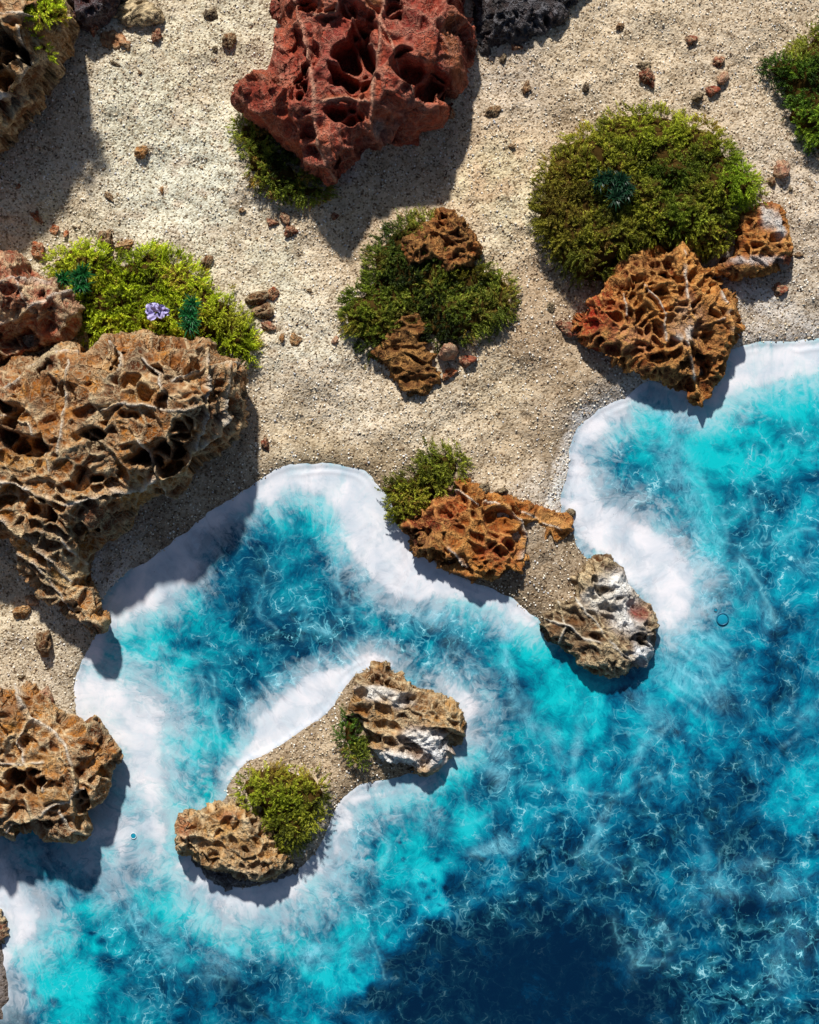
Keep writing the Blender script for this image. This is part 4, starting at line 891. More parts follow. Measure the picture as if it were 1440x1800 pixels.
rock('quartz_stone', 'grey and white gritty lump beside the honeycomb rock below the banded stone', 'stone',
     [(1290, 508), (1312, 498), (1344, 500), (1360, 512), (1350, 532), (1322, 540), (1296, 532)], 12, [(120, 112, 106), (160, 152, 146), (196, 190, 186), (90, 70, 64)], mat=MAT_DARK, seed=75, g=1.8, levels=((18, .3, 0), (10, .5, 0), (7, .5, 0)), rough=1.6, paleamt=.5, edge=.9, rim=.1)

# ------------------------------------------------------------------ crumbs: small stones, one by one
CRUMB = {}
def crumb_proto(kind, pal, seed, n=15):
    """a small angular lump, unit radius, as a closed mesh"""
    u = np.linspace(0, np.pi, n); v = np.linspace(0, 2 * np.pi, 2 * n, endpoint=False)
    U, Vv = np.meshgrid(u, v, indexing='ij')
    x = np.sin(U) * np.cos(Vv); y = np.sin(U) * np.sin(Vv); z = np.cos(U)
    # facets: cut the ball with random planes
    r = np.random.default_rng(seed)
    rad = np.ones(x.shape) * 1.25
    for i in range(11):
        d = r.normal(size=3); d /= np.linalg.norm(d)
        dt = x * d[0] + y * d[1] + z * d[2]
        rad = np.where(dt > 0.05, np.minimum(rad, r.uniform(.5, .95) / np.maximum(dt, .05)), rad)
    rad += fbm(x * 10 + seed * 3, y * 10, z * 10, scale=5, octv=4, seed=seed, gain=.65) * 0.34
    F1, F2, ID, _, _ = worley(x * 10, y * 10, z * 10, 6, seed)
    rad -= 0.3 * (hf(ID, 3) > .6) * sstep(.05, .3, F2 - F1)
    pa = np.array([lin(c) for c in pal])
    q = np.clip(fbm(x * 10, y * 10, z * 10, scale=6, octv=3, seed=seed + 5) * .5 + .25 + .5 * hf(ID, 7), 0, .999) * (len(pa) - 1)
    i0 = q.astype(int); f = (q - i0)[..., None]
    col = pa[i0] * (1 - f) + pa[i0 + 1] * f
    vein = np.exp(-((F2 - F1) / .1) ** 2) * .5
    V = np.stack([x * rad, y * rad, z * rad], -1).reshape(-1, 3)
    nn = 2 * n
    F = []
    for i in range(n - 1):
        for j in range(nn):
            F.append((i * nn + j, (i + 1) * nn + j, (i + 1) * nn + (j + 1) % nn, i * nn + (j + 1) % nn))
    me = make_mesh('crumb', V * S, np.array(F), {'tint': col.reshape(-1, 3), 'vein': vein.ravel(), 'crust': 0 * vein.ravel()})
    me.materials.append(MAT_ROCK)
    return me
PALS = {'red': [(92, 34, 26), (136, 60, 44), (166, 88, 64), (190, 130, 104)], 'brown': [(64, 40, 24), (104, 68, 42), (140, 98, 62), (176, 136, 98)], 'ochre': [(120, 72, 34), (170, 112, 58), (200, 146, 86), (214, 176, 130)],
        'dark': [(30, 26, 22), (54, 44, 36), (84, 68, 54), (120, 104, 88)], 'pink': [(160, 96, 72), (200, 140, 112), (218, 170, 146), (226, 196, 180)], 'orange': [(150, 64, 32), (186, 92, 48), (208, 124, 76), (216, 160, 116)]}
for k_, pal in PALS.items():
    CRUMB[k_] = [crumb_proto(k_, pal, 100 + i * 7 + len(k_)) for i in range(3)]
CR = [  # x, y, rx, ry, height, kind, turn, label
    (375, 27, 13, 11, 10, 'dark', 20, 'dark brown crumb near the top between flat banded stone and red rock'),
    (404, 75, 11, 13, 11, 'brown', 0, 'brown crumb left of the red rock near the top'),
    (378, 88, 5, 6, 4, 'dark', 30, 'tiny dark crumb just left of the brown one near the red rock top'),
    (168, 55, 12, 18, 16, 'red', 10, 'dark red lump at the foot of the maroon corner rock'),
    (277, 67, 9, 12, 9, 'red', -30, 'knobbly red crumb below the flat banded stone'),
    (248, 131, 4, 6, 4, 'brown', 20, 'tiny brown crumb on open sand below the flat banded stone'),
    (209, 119, 11, 3, 3, 'dark', -25, 'thin dark splinter below the orange tan block'),
    (250, 270, 11, 11, 9, 'ochre', 0, 'round ochre pebble alone on the open pale sand'),
    (195, 348, 13, 7, 6, 'brown', -50, 'long brown chip on pale sand right of the corner shadow'),
    (285, 335, 5, 7, 5, 'ochre', 0, 'small ochre crumb at the top of the curved drag mark'),
    (67, 384, 18, 6, 5, 'orange', -40, 'slanting reddish splinter at the lower edge of the corner shadow'),
    (97, 405, 10, 9, 6, 'orange', 10, 'reddish chip above the bright moss, left of a smaller chip'),
    (117, 409, 8, 6, 5, 'orange', 60, 'small tan chip above the bright moss'),
    (131, 399, 5, 3, 3, 'dark', -40, 'tiny dark splinter above the bright moss'),
    (38, 332, 5, 5, 3, 'orange', 0, 'small orange dot of stone in the shadow of the corner rock'),
    (188, 421, 15, 18, 15, 'brown', 0, 'dark brown lump touching the top edge of the bright moss'),
    (220, 434, 17, 10, 10, 'ochre', 10, 'orange crumbly chip at the top edge of the bright moss'),
    (71, 442, 15, 16, 12, 'orange', 30, 'bright rust lump left of the bright moss'),
    (148, 436, 14, 8, 8, 'brown', 30, 'brown chip half under the top left of the bright moss'),
    (364, 463, 9, 15, 8, 'brown', -20, 'upright brown splintered chip at the right corner of the bright moss'),
    (427, 371, 7, 6, 5, 'brown', 0, 'small brown crumb left of the moss under the red rock'),
    (478, 393, 12, 9, 7, 'red', -20, 'flat red chip below the moss under the red rock'),
    (503, 388, 9, 12, 8, 'red', 20, 'red crumb at the top of the loose cluster below the red rock'),
    (512, 408, 14, 12, 9, 'red', 50, 'largest red crumb of the loose cluster below the red rock'),
    (486, 347, 14, 9, 7, 'orange', -10, 'orange chip at the lower tip of the moss under the red rock'),
    (590, 384, 8, 6, 5, 'red', 0, 'small dark red crumb in the shadow of the red rock'),
    (523, 345, 9, 6, 5, 'brown', 0, 'brown crumb at the dark lower edge of the moss under the red rock'),
    (1212, 74, 11, 10, 9, 'red', 0, 'round dark red pebble near the top, on sand above the large moss'),
    (1089, 49, 8, 7, 6, 'brown', 0, 'small brown crumb near the top edge right of the black rock'),
    (1137, 140, 16, 17, 15, 'red', 0, 'chunky red stone on a gritty ring above the large moss'),
    (1134, 117, 13, 9, 8, 'dark', 0, 'dark gritty lump behind the chunky red stone above the large moss'),
    (1262, 112, 12, 9, 8, 'red', 30, 'upper half of a broken rust curl above the right of the large moss'),
    (1268, 137, 9, 14, 8, 'pink', -20, 'lower pinkish half of a broken rust curl above the large moss'),
    (1249, 164, 14, 11, 9, 'red', 0, 'rust crumb touching the top right edge of the large moss'),
    (1224, 173, 13, 9, 8, 'dark', 10, 'dark grey crumb left of the rust crumb at the top of the large moss'),
    (926, 156, 9, 15, 9, 'brown', -10, 'upright dark brown crumb below the black rock'),
    (906, 86, 12, 8, 7, 'red', -20, 'dark red chip at the lower edge of the black rock'),
    (884, 106, 7, 11, 6, 'dark', 0, 'black crumb hanging below the left end of the black rock'),
    (1027, 156, 6, 8, 4, 'dark', 0, 'small grey dark crumb on sand between black rock and large moss'),
    (898, 259, 10, 4, 3, 'brown', 0, 'thin dark sliver on the warm bright sand left of the large moss'),
    (866, 199, 13, 10, 7, 'brown', 0, 'faded brown lump right of the red rock'),
    (1365, 299, 15, 17, 10, 'pink', 20, 'grey pink crumb above the banded stone'),
    (1352, 322, 9, 8, 6, 'brown', 0, 'brown crumb between the large moss and the grey pink one'),
    (1387, 335, 5, 5, 4, 'dark', 0, 'tiny dark crumb right of the large moss'),
    (945, 331, 10, 8, 7, 'dark', 0, 'dark crumb against the left edge of the large moss'),
    (942, 362, 12, 7, 6, 'dark', -10, 'black crumb lower on the left edge of the large moss'),
    (1001, 582, 22, 12, 12, 'red', -10, 'red crumb touching the left foot of the honeycomb rock'),
    (984, 572, 9, 9, 7, 'red', 0, 'smaller red crumb at the very left of the honeycomb rock'),
    (969, 541, 7, 10, 7, 'dark', 0, 'black gritty crumb on sand left of the honeycomb rock'),
    (1369, 511, 15, 11, 8, 'red', 0, 'dusty red crumb right of the grey gritty lump'),
    (1402, 449, 10, 6, 5, 'brown', 0, 'dark twig like crumb off the right tip of the banded stone'),
    (792, 199, 10, 16, 14, 'orange', 30, 'rust crumb leaning on the right flank of the red rock'),
    (452, 526, 20, 14, 12, 'brown', 0, 'tan brown lump right of bright moss, upper left of its cluster'),
    (480, 518, 11, 12, 11, 'orange', 0, 'orange round crumb on top of the tan brown cluster right of the bright moss'),
    (466, 548, 20, 14, 13, 'brown', 20, 'wide brown lump in the middle of the cluster right of the bright moss'),
    (474, 576, 14, 8, 8, 'red', -20, 'reddish lower chip of the cluster right of the bright moss'),
    (520, 598, 12, 16, 8, 'ochre', 20, 'ochre flake standing alone on sand below the cluster'),
    (497, 595, 6, 8, 5, 'ochre', 0, 'small ochre crumb just left of the lone flake'),
    (445, 610, 8, 8, 6, 'ochre', 0, 'ochre crumb at the lower right end of the bright moss'),
    (784, 619, 17, 15, 30, 'pink', 10, 'smooth pink tan pebble on the central moss wedge stone'),
    (819, 637, 17, 13, 14, 'red', 0, 'dark red glassy crumb right of the pink tan pebble'),
    (790, 658, 15, 9, 10, 'orange', 40, 'rust sliver below the pink tan pebble'),
    (824, 601, 8, 5, 5, 'red', 0, 'small red crumb at the bottom edge of the central moss'),
    (80, 1127, 20, 22, 18, 'brown', 0, 'large red brown lump on the sand between the two big left rocks'),
    (41, 1075, 14, 12, 14, 'ochre', 0, 'brown lump in shade below the lower tail of the huge rock'),
    (58, 1052, 13, 9, 9, 'pink', -40, 'pink and white crumb against the lower tail of the huge rock'),
    (81, 1222, 20, 15, 20, 'pink', 40, 'pink squarish chip on the top edge of the golden brown rock'),
    (40, 1189, 7, 5, 5, 'dark', 0, 'tiny black crumb on top tip of the golden brown rock'),
    (468, 781, 9, 13, 9, 'red', 0, 'dark red crumb on the shadow edge right of the huge brown rock'),
    (1040, 985, 6, 5, 6, 'dark', 0, 'tiny dark crumb at the top of the white crusted rock'),
    (790, 852, 12, 12, 22, 'pink', 0, 'pale crumb between the small moss and the orange rock'),
    (1000, 900, 10, 9, 8, 'dark', 0, 'dark glassy crumb at the right tip of the orange rock'),
    (850, 858, 14, 10, 12, 'dark', 10, 'black glassy crumb on the upper edge of the orange rock'),
    (880, 864, 12, 8, 10, 'dark', -10, 'second dark glassy crumb on the upper edge of the orange rock, to its right'),
    (70, 376, 4, 4, 3, 'red', 0, 'tiny red crumb beside the slanting splinter'),
    (545, 512, 5, 4, 3, 'brown', 0, 'tiny brown crumb on bare sand right of the cluster by the bright moss'),
    (590, 600, 7, 9, 6, 'pink', 0, 'pale pebble touching the lower left of the central moss'),
]
for i, (x, y, rx, ry, h, kd, rt, lb) in enumerate(CR):
    me = CRUMB[kd][i % 3]
    o = bpy.data.objects.new('stone_crumb', me); COL.objects.link(o)
    z = float(ground(x, y))
    o.location = ((x - CX) * S, (CY - y) * S, (z + h * 0.35) * S)
    o.scale = (rx, ry, h)
    o.rotation_euler = (random.Random(i).uniform(-.3, .3), random.Random(i + 50).uniform(-.3, .3), math.radians(rt))
    tag(o, lb, 'stone crumb' if h < 12 else 'small stone', 'crumbs of stone scattered on the sand')
# crumb meshes are unit sized in photo pixels, so the object scale gives their real radius

# ------------------------------------------------------------------ loose grains on the sand (nobody could count them)
N = 60000
gx = rng.uniform(-80, 1520, N); gy = rng.uniform(-80, 1600, N)
gs = land_sd(gx, gy)
keep = gs > -1
gx, gy, gs = gx[keep], gy[keep], gs[keep]
gz = sand_z(gx, gy, gs)
r = rng.gamma(3.0, 0.34, len(gx)) + 0.55
r = np.minimum(r, 2.4)
octa = np.array([(1, 0, 0), (-1, 0, 0), (0, 1, 0), (0, -1, 0), (0, 0, 1), (0, 0, -1)], float)
of = np.array([(0, 2, 4), (2, 1, 4), (1, 3, 4), (3, 0, 4), (2, 0, 5), (1, 2, 5), (3, 1, 5), (0, 3, 5)])
n = len(gx)
Q = rng.normal(size=(n, 3, 3)); Q, _ = np.linalg.qr(Q)
sc = r[:, None] * rng.uniform(.7, 1.3, (n, 3))
VV = np.einsum('nij,vj->nvi', Q * sc[:, None, :], octa)
VV += np.stack([gx - CX, CY - gy, gz + r * 0.25], -1)[:, None, :]
pal = np.array([lin(c) for c in [(236, 226, 206), (250, 246, 236), (214, 196, 164), (176, 150, 116), (120, 92, 66), (64, 50, 40), (196, 196, 198)]])
ci = rng.choice(7, n, p=[.32, .12, .26, .16, .07, .015, .055])
tc = np.repeat(pal[ci], 6, 0)
FF = (of[None] + (np.arange(n) * 6)[:, None, None]).reshape(-1, 3)
me = make_mesh('sand_grains', VV.reshape(-1, 3) * S, FF, {'tint': tc}, smooth=False)
tag(link('sand_grains', me, MAT_GRAIN), 'loose pale and dark grains of sand lying all over the beach', 'sand grains', kind='stuff')

# ------------------------------------------------------------------ moss
def poly_rand(P, n, r):
    out = []
    lo, hi = P.min(0), P.max(0)
    tot = 0
    while tot < n:
        q = r.uniform(lo, hi, (n * 2, 2))
        s = poly_sd(q[:, 0], q[:, 1], P)
        q = q[s > 0]
        out.append(q); tot += len(q)
    return np.concatenate(out)[:n]

def blades(base, dirv, side, L, W, droop, cols, tipc):
    """narrow curved leaves: base (n,3), dirv, side unit vectors"""
    n = len(base)
    up = np.zeros((n, 3)); up[:, 2] = 1
    mid = base + dirv * (L * 0.5)[:, None] + up * (droop * L * 0.14)[:, None]
    tip = base + dirv * L[:, None] - up * (droop * L * 0.25)[:, None]
    w = (side * W[:, None]) * 0.5
    V = np.stack([base - w * .6, base + w * .6, mid - w, mid + w, tip], 1)
    k = np.arange(n)[:, None] * 5
    F4 = np.concatenate([k, k + 1, k + 3, k + 2], 1)
    F3 = np.concatenate([k + 2, k + 3, k + 4], 1)
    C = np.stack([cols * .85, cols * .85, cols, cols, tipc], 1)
    return V.reshape(-1, 3), F4, F3, C.reshape(-1, 3)

def moss(label, outline, H, pal, per=13.0, shoot=17.0, leaf=5.4, width=1.7, K=16, seed=1, z0=0, hole=None, group='cushions of moss', jag=7, patches=(), zfun=None, bright=1.0, edge=.55):
    r = np.random.default_rng(seed)
    P = smooth_poly(outline, 3)
    k = 1 - (H * 0.7 + z0) / CAMD
    cx_, cy_ = P.mean(0)
    root = empty('moss_cushion', CX + (cx_ - CX) * k, CY + (cy_ - CY) * k, z0)
    tag(root, label, 'moss', group)
    area = 0.5 * abs(np.sum(P[:, 0] * np.roll(P[:, 1], -1) - np.roll(P[:, 0], -1) * P[:, 1]))
    n = int(area / per)
    q = poly_rand(P, n, r)
    nb = n // 12      # stragglers round the rim
    q[:nb] = P[r.integers(0, len(P), nb)] + r.normal(size=(nb, 2)) * 5 + (q[:nb] - P[r.integers(0, len(P), nb)]) * 0
    def top(x, y, s):
        w = max(s.max(), 10) * edge
        t = np.clip(s / w, 0, 1)
        h = H * (0.25 + 0.75 * np.sqrt(1 - (1 - t) ** 2))
        h = h + sstep(0, .4, t) * (fbm(x, y, scale=42, octv=3, seed=seed + 5) * 16 + fbm(x, y, scale=15, octv=2, seed=seed + 6) * 9)
        return h
    g = 4.0
    lo, hi = P.min(0) - 6, P.max(0) + 6
    X, Y = np.meshgrid(np.arange(lo[0], hi[0], g), np.arange(lo[1], hi[1], g))
    s = poly_sd(X, Y, P)
    s = s + fbm(X, Y, scale=20, octv=3, seed=seed + 33) * min(jag * 2, H * .5) - 6
    Z = np.where(s > 0, (top(X, Y, np.maximum(s, 0)) - 9) * sstep(0, 14, s), -4 + s)
    mask = s > -5
    V = np.stack([(X - cx_) * k, -(Y - cy_) * k, Z], -1)[mask] * S
    link('peat_base', make_mesh('peat_base', V, grid_faces(mask)), MAT_PEAT, root)
    s = poly_sd(q[:, 0], q[:, 1], P)
    # ragged rim and bald spots
    ok = (s + fbm(q[:, 0], q[:, 1], scale=20, octv=3, seed=seed + 33) * min(jag * 2, H * .5) > -3) & (fbm(q[:, 0], q[:, 1], scale=17, octv=2, seed=seed + 35) > -.42)
    q = q[ok]; n = len(q)
    x, y = q[:, 0], q[:, 1]
    s = poly_sd(x, y, P)
    z = top(x, y, s) - 7
    # outward lean plus coherent lean of each clump
    e = 6.0
    gx_ = (poly_sd(x + e, y, P) - poly_sd(x - e, y, P)); gy_ = (poly_sd(x, y + e, P) - poly_sd(x, y - e, P))
    gl = np.hypot(gx_, gy_) + 1e-6
    out = sstep(40, 0, s)
    an = fbm(x, y, scale=30, octv=2, seed=seed + 9) * 7
    dxy = np.stack([-gx_ / gl * out * .9 + np.cos(an) * .55 + r.normal(size=n) * .38, gy_ / gl * out * .9 + np.sin(an) * .55 + r.normal(size=n) * .38], 1)
    d = np.concatenate([dxy, np.full((n, 1), .3) + r.uniform(0, .55, (n, 1))], 1)
    d /= np.linalg.norm(d, axis=1)[:, None]
    Ls = shoot * r.uniform(.55, 1.35, n) * (1 if H > 30 else .7)
    b0 = np.stack([(x - cx_) * k, -(y - cy_) * k, z], 1)
    pa = np.array([lin(c) for c in pal]) * bright * np.array([1.9, 1.78, 1.6])
    t = np.clip(fbm(x, y, scale=38, octv=4, seed=seed + 15) * 1.0 + .5 + r.normal(size=n) * .16, 0, .999) * (len(pa) - 1)
    i0 = t.astype(int); f = (t - i0)[:, None]
    sc_ = pa[i0] * (1 - f) + pa[np.minimum(i0 + 1, len(pa) - 1)] * f
    for px, py, rx, ry, c, am in patches:
        w_ = (np.exp(-(((x - px) / rx) ** 2 + ((y - py) / ry) ** 2) ** 1.5) * am)[:, None]
        sc_ = sc_ * (1 - w_) + lin(c) * 1.5 * w_
    sc_ = sc_ * r.uniform(.72, 1.25, (n, 1))
    # leaves in rows round each arching shoot
    kk = np.arange(K)
    tt = (kk + .5) / K
    arch = np.zeros((n, K, 3)); arch[..., 2] = -(tt ** 2)[None, :] * (Ls * r.uniform(.25, .6, n))[:, None]
    base = b0[:, None, :] + d[:, None, :] * (Ls[:, None] * tt)[..., None] + arch
    tang = d[:, None, :] + np.stack([0 * tt, 0 * tt, -.9 * tt], 1)[None]
    tang /= np.linalg.norm(tang, axis=2)[..., None]
    ref = np.zeros((n, 3)); ref[:, 2] = 1
    u = np.cross(d, ref); u /= np.linalg.norm(u, axis=1)[:, None] + 1e-9
    v = np.cross(d, u)
    ang = kk[None, :] * 2.4 + r.uniform(0, 6.28, (n, 1)) + r.normal(size=(n, K)) * .25
    rad = u[:, None, :] * np.cos(ang)[..., None] + v[:, None, :] * np.sin(ang)[..., None] * .6
    dv = rad * (1.0 - .6 * tt)[None, :, None] + tang * .8
    dv /= np.linalg.norm(dv, axis=2)[..., None]
    sd_ = np.cross(dv, rad) + r.normal(size=(n, K, 3)) * .3
    sd_ /= np.linalg.norm(sd_, axis=2)[..., None] + 1e-9
    LL = leaf * (1.05 - .35 * tt)[None, :] * r.uniform(.75, 1.25, (n, K))
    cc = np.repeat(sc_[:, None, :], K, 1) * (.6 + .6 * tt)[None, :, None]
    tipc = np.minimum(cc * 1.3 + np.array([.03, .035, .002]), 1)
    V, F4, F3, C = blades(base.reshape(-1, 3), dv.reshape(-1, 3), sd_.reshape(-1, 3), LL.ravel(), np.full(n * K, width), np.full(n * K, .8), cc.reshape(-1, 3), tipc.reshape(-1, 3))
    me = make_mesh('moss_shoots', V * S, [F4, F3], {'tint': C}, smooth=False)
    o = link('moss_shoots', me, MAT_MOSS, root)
    o['kind'] = 'stuff'
    return root

LIME = [(62, 72, 14), (104, 122, 20), (146, 164, 32), (176, 190, 56), (140, 124, 54)]
OLIVE = [(44, 50, 16), (82, 88, 24), (116, 122, 36), (146, 150, 52), (120, 96, 44)]
DEEP = [(26, 36, 14), (52, 66, 20), (88, 102, 32), (118, 128, 46), (128, 104, 48)]
moss('bright lime moss with a lilac flower in it, above the huge brown rock',
     [(84, 466), (96, 442), (140, 430), (170, 428), (205, 450), (232, 444), (258, 430), (296, 440), (340, 462), (362, 500), (402, 524), (432, 556), (446, 604), (436, 642), (404, 626), (380, 606), (300, 596), (200, 590), (152, 604), (138, 560), (132, 514), (106, 492)], 46, LIME, seed=201, z0=8,
     patches=[(410, 560, 30, 30, (140, 132, 50), .6), (105, 460, 20, 20, (150, 150, 60), .5)], per=17)
moss('large round green and olive moss cushion on the right, above the honeycomb rock',
     [(944, 345), (952, 292), (984, 260), (1018, 226), (1058, 216), (1092, 190), (1150, 184), (1190, 200), (1252, 210), (1276, 240), (1308, 280), (1338, 318), (1344, 348), (1310, 362), (1290, 384), (1284, 424), (1254, 446), (1220, 430), (1180, 424), (1136, 436), (1094, 456), (1062, 484), (1010, 480), (976, 452), (950, 400)], 84, OLIVE, seed=203, z0=6,
     patches=[(1170, 240, 90, 36, (150, 160, 44), .7), (1300, 320, 40, 60, (150, 176, 40), .7), (1190, 320, 60, 60, (78, 98, 26), .75), (990, 360, 44, 90, (110, 94, 36), .7), (1010, 460, 40, 24, (60, 70, 24), .6), (1200, 390, 40, 20, (130, 152, 44), .6), (1080, 400, 50, 26, (104, 100, 38), .5)], per=18)
moss('dark green moss mound amid the sand with two stones poking out of it',
     [(600, 566), (606, 520), (640, 492), (650, 440), (668, 412), (706, 382), (752, 374), (790, 420), (838, 448), (858, 470), (896, 488), (906, 536), (886, 566), (850, 584), (812, 600), (780, 612), (750, 600), (712, 580), (690, 606), (656, 622), (628, 606)], 46, DEEP, seed=205, z0=4,
     patches=[(640, 540, 44, 50, (112, 130, 34), .6), (820, 480, 30, 18, (128, 116, 30), .6), (860, 540, 50, 30, (96, 112, 40), .5), (718, 560, 30, 16, (122, 104, 48), .7), (690, 430, 40, 50, (52, 70, 26), .7)], per=18)
moss('dark moss tucked under the left flank of the big red rock',
     [(412, 212), (432, 206), (462, 226), (500, 262), (536, 300), (584, 326), (580, 346), (560, 362), (520, 352), (486, 346), (450, 328), (436, 300), (424, 262)], 42, DEEP, seed=207, z0=4, patches=[(426, 220, 16, 16, (150, 160, 40), .8), (430, 285, 12, 30, (130, 140, 40), .6)], per=18)
moss('small olive green moss clump beside the left bay on top of the orange rock',
     [(674, 862), (694, 840), (718, 832), (738, 806), (742, 786), (772, 780), (806, 788), (820, 808), (818, 834), (796, 850), (780, 870), (752, 888), (726, 904), (704, 922), (690, 910), (684, 884)], 40, OLIVE, seed=209, z0=4, patches=[(780, 810, 40, 24, (132, 144, 50), .6)], per=17, jag=8)
moss('round bright moss cushion on the sand islet beside the tan rock',
     [(414, 1378), (440, 1364), (474, 1352), (502, 1356), (530, 1370), (556, 1368), (572, 1392), (566, 1426), (556, 1456), (530, 1482), (506, 1496), (484, 1484), (470, 1454), (446, 1432), (424, 1408)], 58, OLIVE, seed=211, z0=6, patches=[(470, 1400, 60, 40, (138, 152, 34), .7)], per=17, bright=1.1, leaf=5.5)
moss('thin strip of green moss against the left side of the pitted islet rock',
     [(598, 1270), (612, 1250), (624, 1266), (634, 1296), (646, 1330), (640, 1344), (618, 1334), (602, 1312), (590, 1292)], 34, DEEP, seed=213, z0=6, patches=[(605, 1280, 20, 30, (80, 120, 30), .6)], per=17)
moss('dark green moss cushion cut off by the right edge near the top',
     [(1440, 40), (1424, 62), (1398, 84), (1352, 104), (1352, 120), (1376, 142), (1388, 176), (1396, 212), (1420, 240), (1446, 262), (1520, 270), (1580, 200), (1560, 60), (1480, 20)], 64, [(36, 58, 22), (60, 88, 26), (96, 126, 38), (128, 152, 46)], seed=215, z0=4, patches=[(1400, 90, 22, 22, (150, 140, 60), .7), (1430, 60, 20, 30, (150, 140, 50), .6)], per=18)
moss('yellow green moss on the flat top of the tall corner rock',
     [(-60, -40), (80, -40), (104, 0), (112, 20), (104, 32), (60, 38), (20, 36), (-60, 44)], 26, LIME, seed=217, z0=192, per=17, bright=1.1)
moss('wisp of yellow moss hanging on the edge of the corner rock top',
     [(54, 62), (66, 58), (74, 72), (88, 86), (92, 98), (80, 96), (68, 80)], 14, LIME, seed=219, z0=178, per=30)

# ------------------------------------------------------------------ needle tufts
def tuft(label, x, y, R, n, z0, pal, seed, W=2.4):
    r = np.random.default_rng(seed)
    root = empty('needle_tuft', x, y, z0)
    tag(root, label, 'leaf tuft', 'dark needle tufts in the moss')
    heads = max(1, int(R / 7))
    hx = r.normal(size=(heads, 2)) * R * .38
    pa = [lin(c) for c in pal]
    for h in range(heads):
        m_ = n // heads
        a = r.uniform(0, 6.28, m_); el = r.uniform(.1, 1.3, m_)
        d = np.stack([np.cos(a) * np.cos(el), np.sin(a) * np.cos(el), np.sin(el)], 1)
        side = np.cross(d, [0, 0, 1]); side /= np.linalg.norm(side, axis=1)[:, None] + 1e-9
        base = np.concatenate([hx[h] + r.normal(size=(m_, 2)) * 2.5, r.uniform(0, 4, (m_, 1))], 1)
        q = r.uniform(0, 1, (m_, 1))
        c = pa[0] * (1 - q) + pa[1] * q
        V, F4, F3, C = blades(base, d, side, R * .55 * r.uniform(.6, 1.1, m_), np.full(m_, W), np.full(m_, .8), c, np.minimum(c * 1.5, 1))
        o = link('needle_rosette', make_mesh('needle_rosette', V * S, [F4, F3], {'tint': C}, smooth=False), MAT_NEEDLE, root)
tuft('dark green needle tuft at the upper left of the bright moss', 152, 484, 40, 420, 62, [(14, 58, 26), (34, 104, 46)], 301)
tuft('dark bluish green tuft right of the lilac flower in the bright moss', 356, 566, 40, 420, 60, [(14, 60, 30), (36, 112, 56)], 303, 2.0)
tuft('almost black green needle tuft sunk in the left half of the large moss', 1062, 338, 44, 420, 94, [(12, 36, 22), (28, 66, 40)], 305)
tuft('thin yellow green sprout at the right end of the bright moss', 413, 512, 12, 26, 20, [(120, 110, 40), (160, 150, 70)], 307, 1.6)

# ------------------------------------------------------------------ flower
fl = empty('lilac_flower', 286, 556, 78)
tag(fl, 'small lilac flower lying in the bright moss beside the dark tuft', 'flower')
m = NT('lilac_petal')
pc = m.attr('tint', 'Color'); m.l(pc, m.b.inputs['Base Color']); m.b.inputs['Roughness'].default_value = .5
for i, (dx_, dy_, a, L, W, tl) in enumerate([(-16, 4, 170, 13, 17, .9), (-20, 10, 120, 12, 13, 1.2), (-8, 12, 75, 12, 15, 1.0), (-12, -10, -115, 15, 16, .7), (14, 6, 40, 13, 12, .9), (26, 0, 5, 14, 11, .6), (14, -8, -60, 13, 13, .8), (34, -6, -30, 11, 7, .3), (2, 2, 95, 11, 12, 1.8), (20, 4, 150, 10, 10, 1.6)]):
    nu, nv = 9, 9
    U, Vv = np.meshgrid(np.linspace(0, 1, nu), np.linspace(-1, 1, nv), indexing='ij')
    wd = W * .5 * np.sqrt(np.clip(np.sin(np.pi * (U * .82 + .1)), 0, 1)) * (1 - .25 * (U > .9) * np.abs(Vv))
    lx_ = -4 + (U * L + 2) * (1 + .07 * np.sin(Vv * 7 + i)); ly_ = Vv * wd
    lz_ = tl * 5 * np.sin(U * 2.2) + .9 * np.sin(Vv * 6 + i * 2) * U + 1.6 * Vv ** 2 + 2.2 * np.sin(U * 5 + Vv * 4 + i * 1.7)
    ca, sa = math.cos(math.radians(a)), math.sin(math.radians(a))
    V = np.stack([(dx_ * .42 + lx_ * ca - ly_ * sa), (dy_ * .35 + lx_ * sa + ly_ * ca), lz_ + i * .5], -1).reshape(-1, 3)
    c = lin((160, 150, 206)) * (1 - U[..., None] * .5) + lin((212, 204, 238)) * (U[..., None] * .5)
    c = c * (1 - .18 * (np.abs(np.sin(Vv * 5)) > .9))[..., None]
    idx = np.arange(nu * nv).reshape(nu, nv)
    F = np.stack([idx[:-1, :-1], idx[1:, :-1], idx[1:, 1:], idx[:-1, 1:]], -1).reshape(-1, 4)
    link('petal', make_mesh('petal', V * S, F, {'tint': c.reshape(-1, 3)}), m.m, fl)

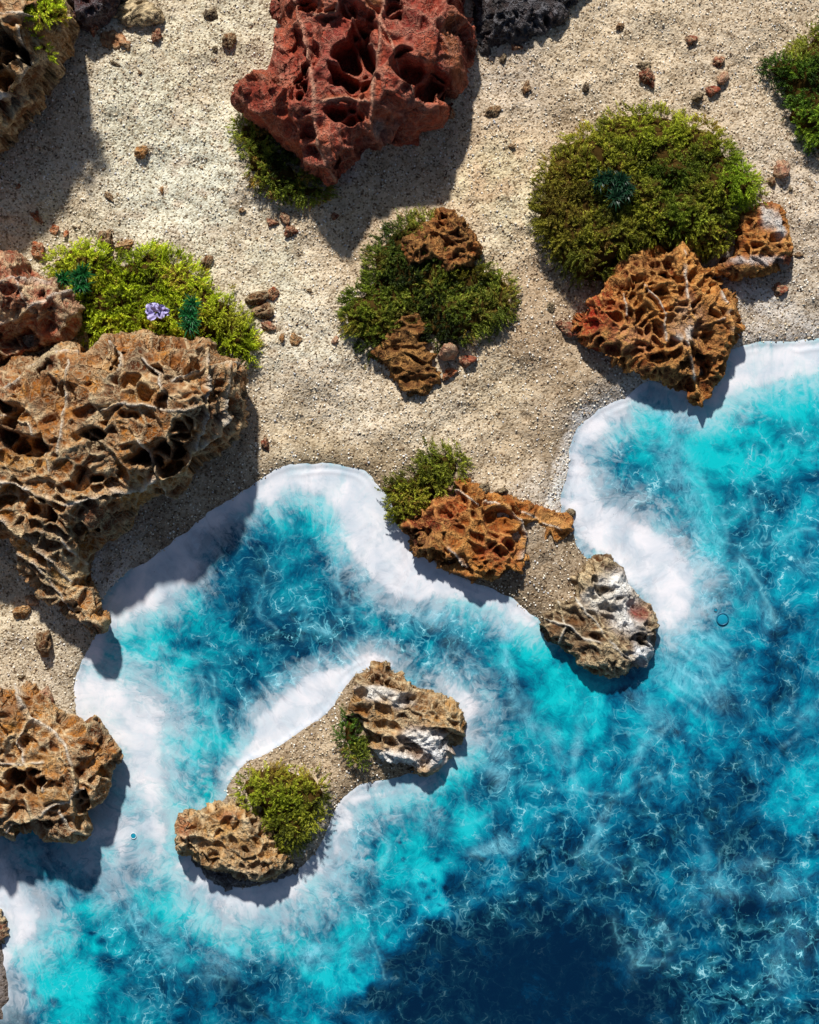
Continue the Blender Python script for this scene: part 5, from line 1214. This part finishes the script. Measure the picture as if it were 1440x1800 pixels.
# ------------------------------------------------------------------ bubbles set in the resin
def bubble(x, y, r, label, ring=True):
    root = empty('resin_bubble', x, y, 0)
    tag(root, label, 'bubble')
    a = np.linspace(0, 2 * np.pi, 28, endpoint=False)
    t = np.linspace(0, 2 * np.pi, 8, endpoint=False)
    A, T = np.meshgrid(a, t, indexing='ij')
    rr = r * .12
    V = np.stack([(r + rr * np.cos(T)) * np.cos(A), (r + rr * np.cos(T)) * np.sin(A), 2.0 + rr * np.sin(T)], -1).reshape(-1, 3)
    i = np.arange(28)[:, None]; j = np.arange(8)[None]
    F = np.stack([i * 8 + j, ((i + 1) % 28) * 8 + j, ((i + 1) % 28) * 8 + (j + 1) % 8, i * 8 + (j + 1) % 8], -1).reshape(-1, 4)
    mm = MAT_RIM_W if ring else MAT_RIM_D
    link('rim', make_mesh('rim', V * S, F), mm, root)
    ph = np.linspace(0, np.pi / 2, 7)
    Pp, A2 = np.meshgrid(ph, a, indexing='ij')
    V = np.stack([r * .95 * np.sin(Pp) * np.cos(A2), r * .95 * np.sin(Pp) * np.sin(A2), 1.2 + r * .14 * np.cos(Pp)], -1).reshape(-1, 3)
    i = np.arange(6)[:, None]; j = np.arange(28)[None]
    F = np.stack([i * 28 + j, (i + 1) * 28 + j, (i + 1) * 28 + (j + 1) % 28, i * 28 + (j + 1) % 28], -1).reshape(-1, 4)
    link('dome', make_mesh('dome', V * S, F), MAT_DOME, root)
def plain(name, c, rough=.2):
    m = NT(name); m.b.inputs['Base Color'].default_value = (*lin(c), 1); m.b.inputs['Roughness'].default_value = rough
    return m.m
MAT_RIM_W = plain('bubble_rim_white', (214, 232, 238)); MAT_RIM_D = plain('bubble_rim_dark', (4, 100, 132), .4); MAT_DOME = plain('bubble_skin', (20, 140, 168), .3)
bubble(235, 1469, 5, 'tiny white ringed bubble in the pale water right of the golden brown rock')
bubble(1270, 1088, 10, 'round dark rimmed bubble in the milky blue water right of the crusted rock', False)
bubble(1258, 1072, 2.6, 'tiny dark bubble just above the larger round one', False)

print('OBJECTS built:', len(bpy.data.objects), 'tris approx', sum(len(o.data.polygons) * 2 for o in bpy.data.objects if o.type == 'MESH'))
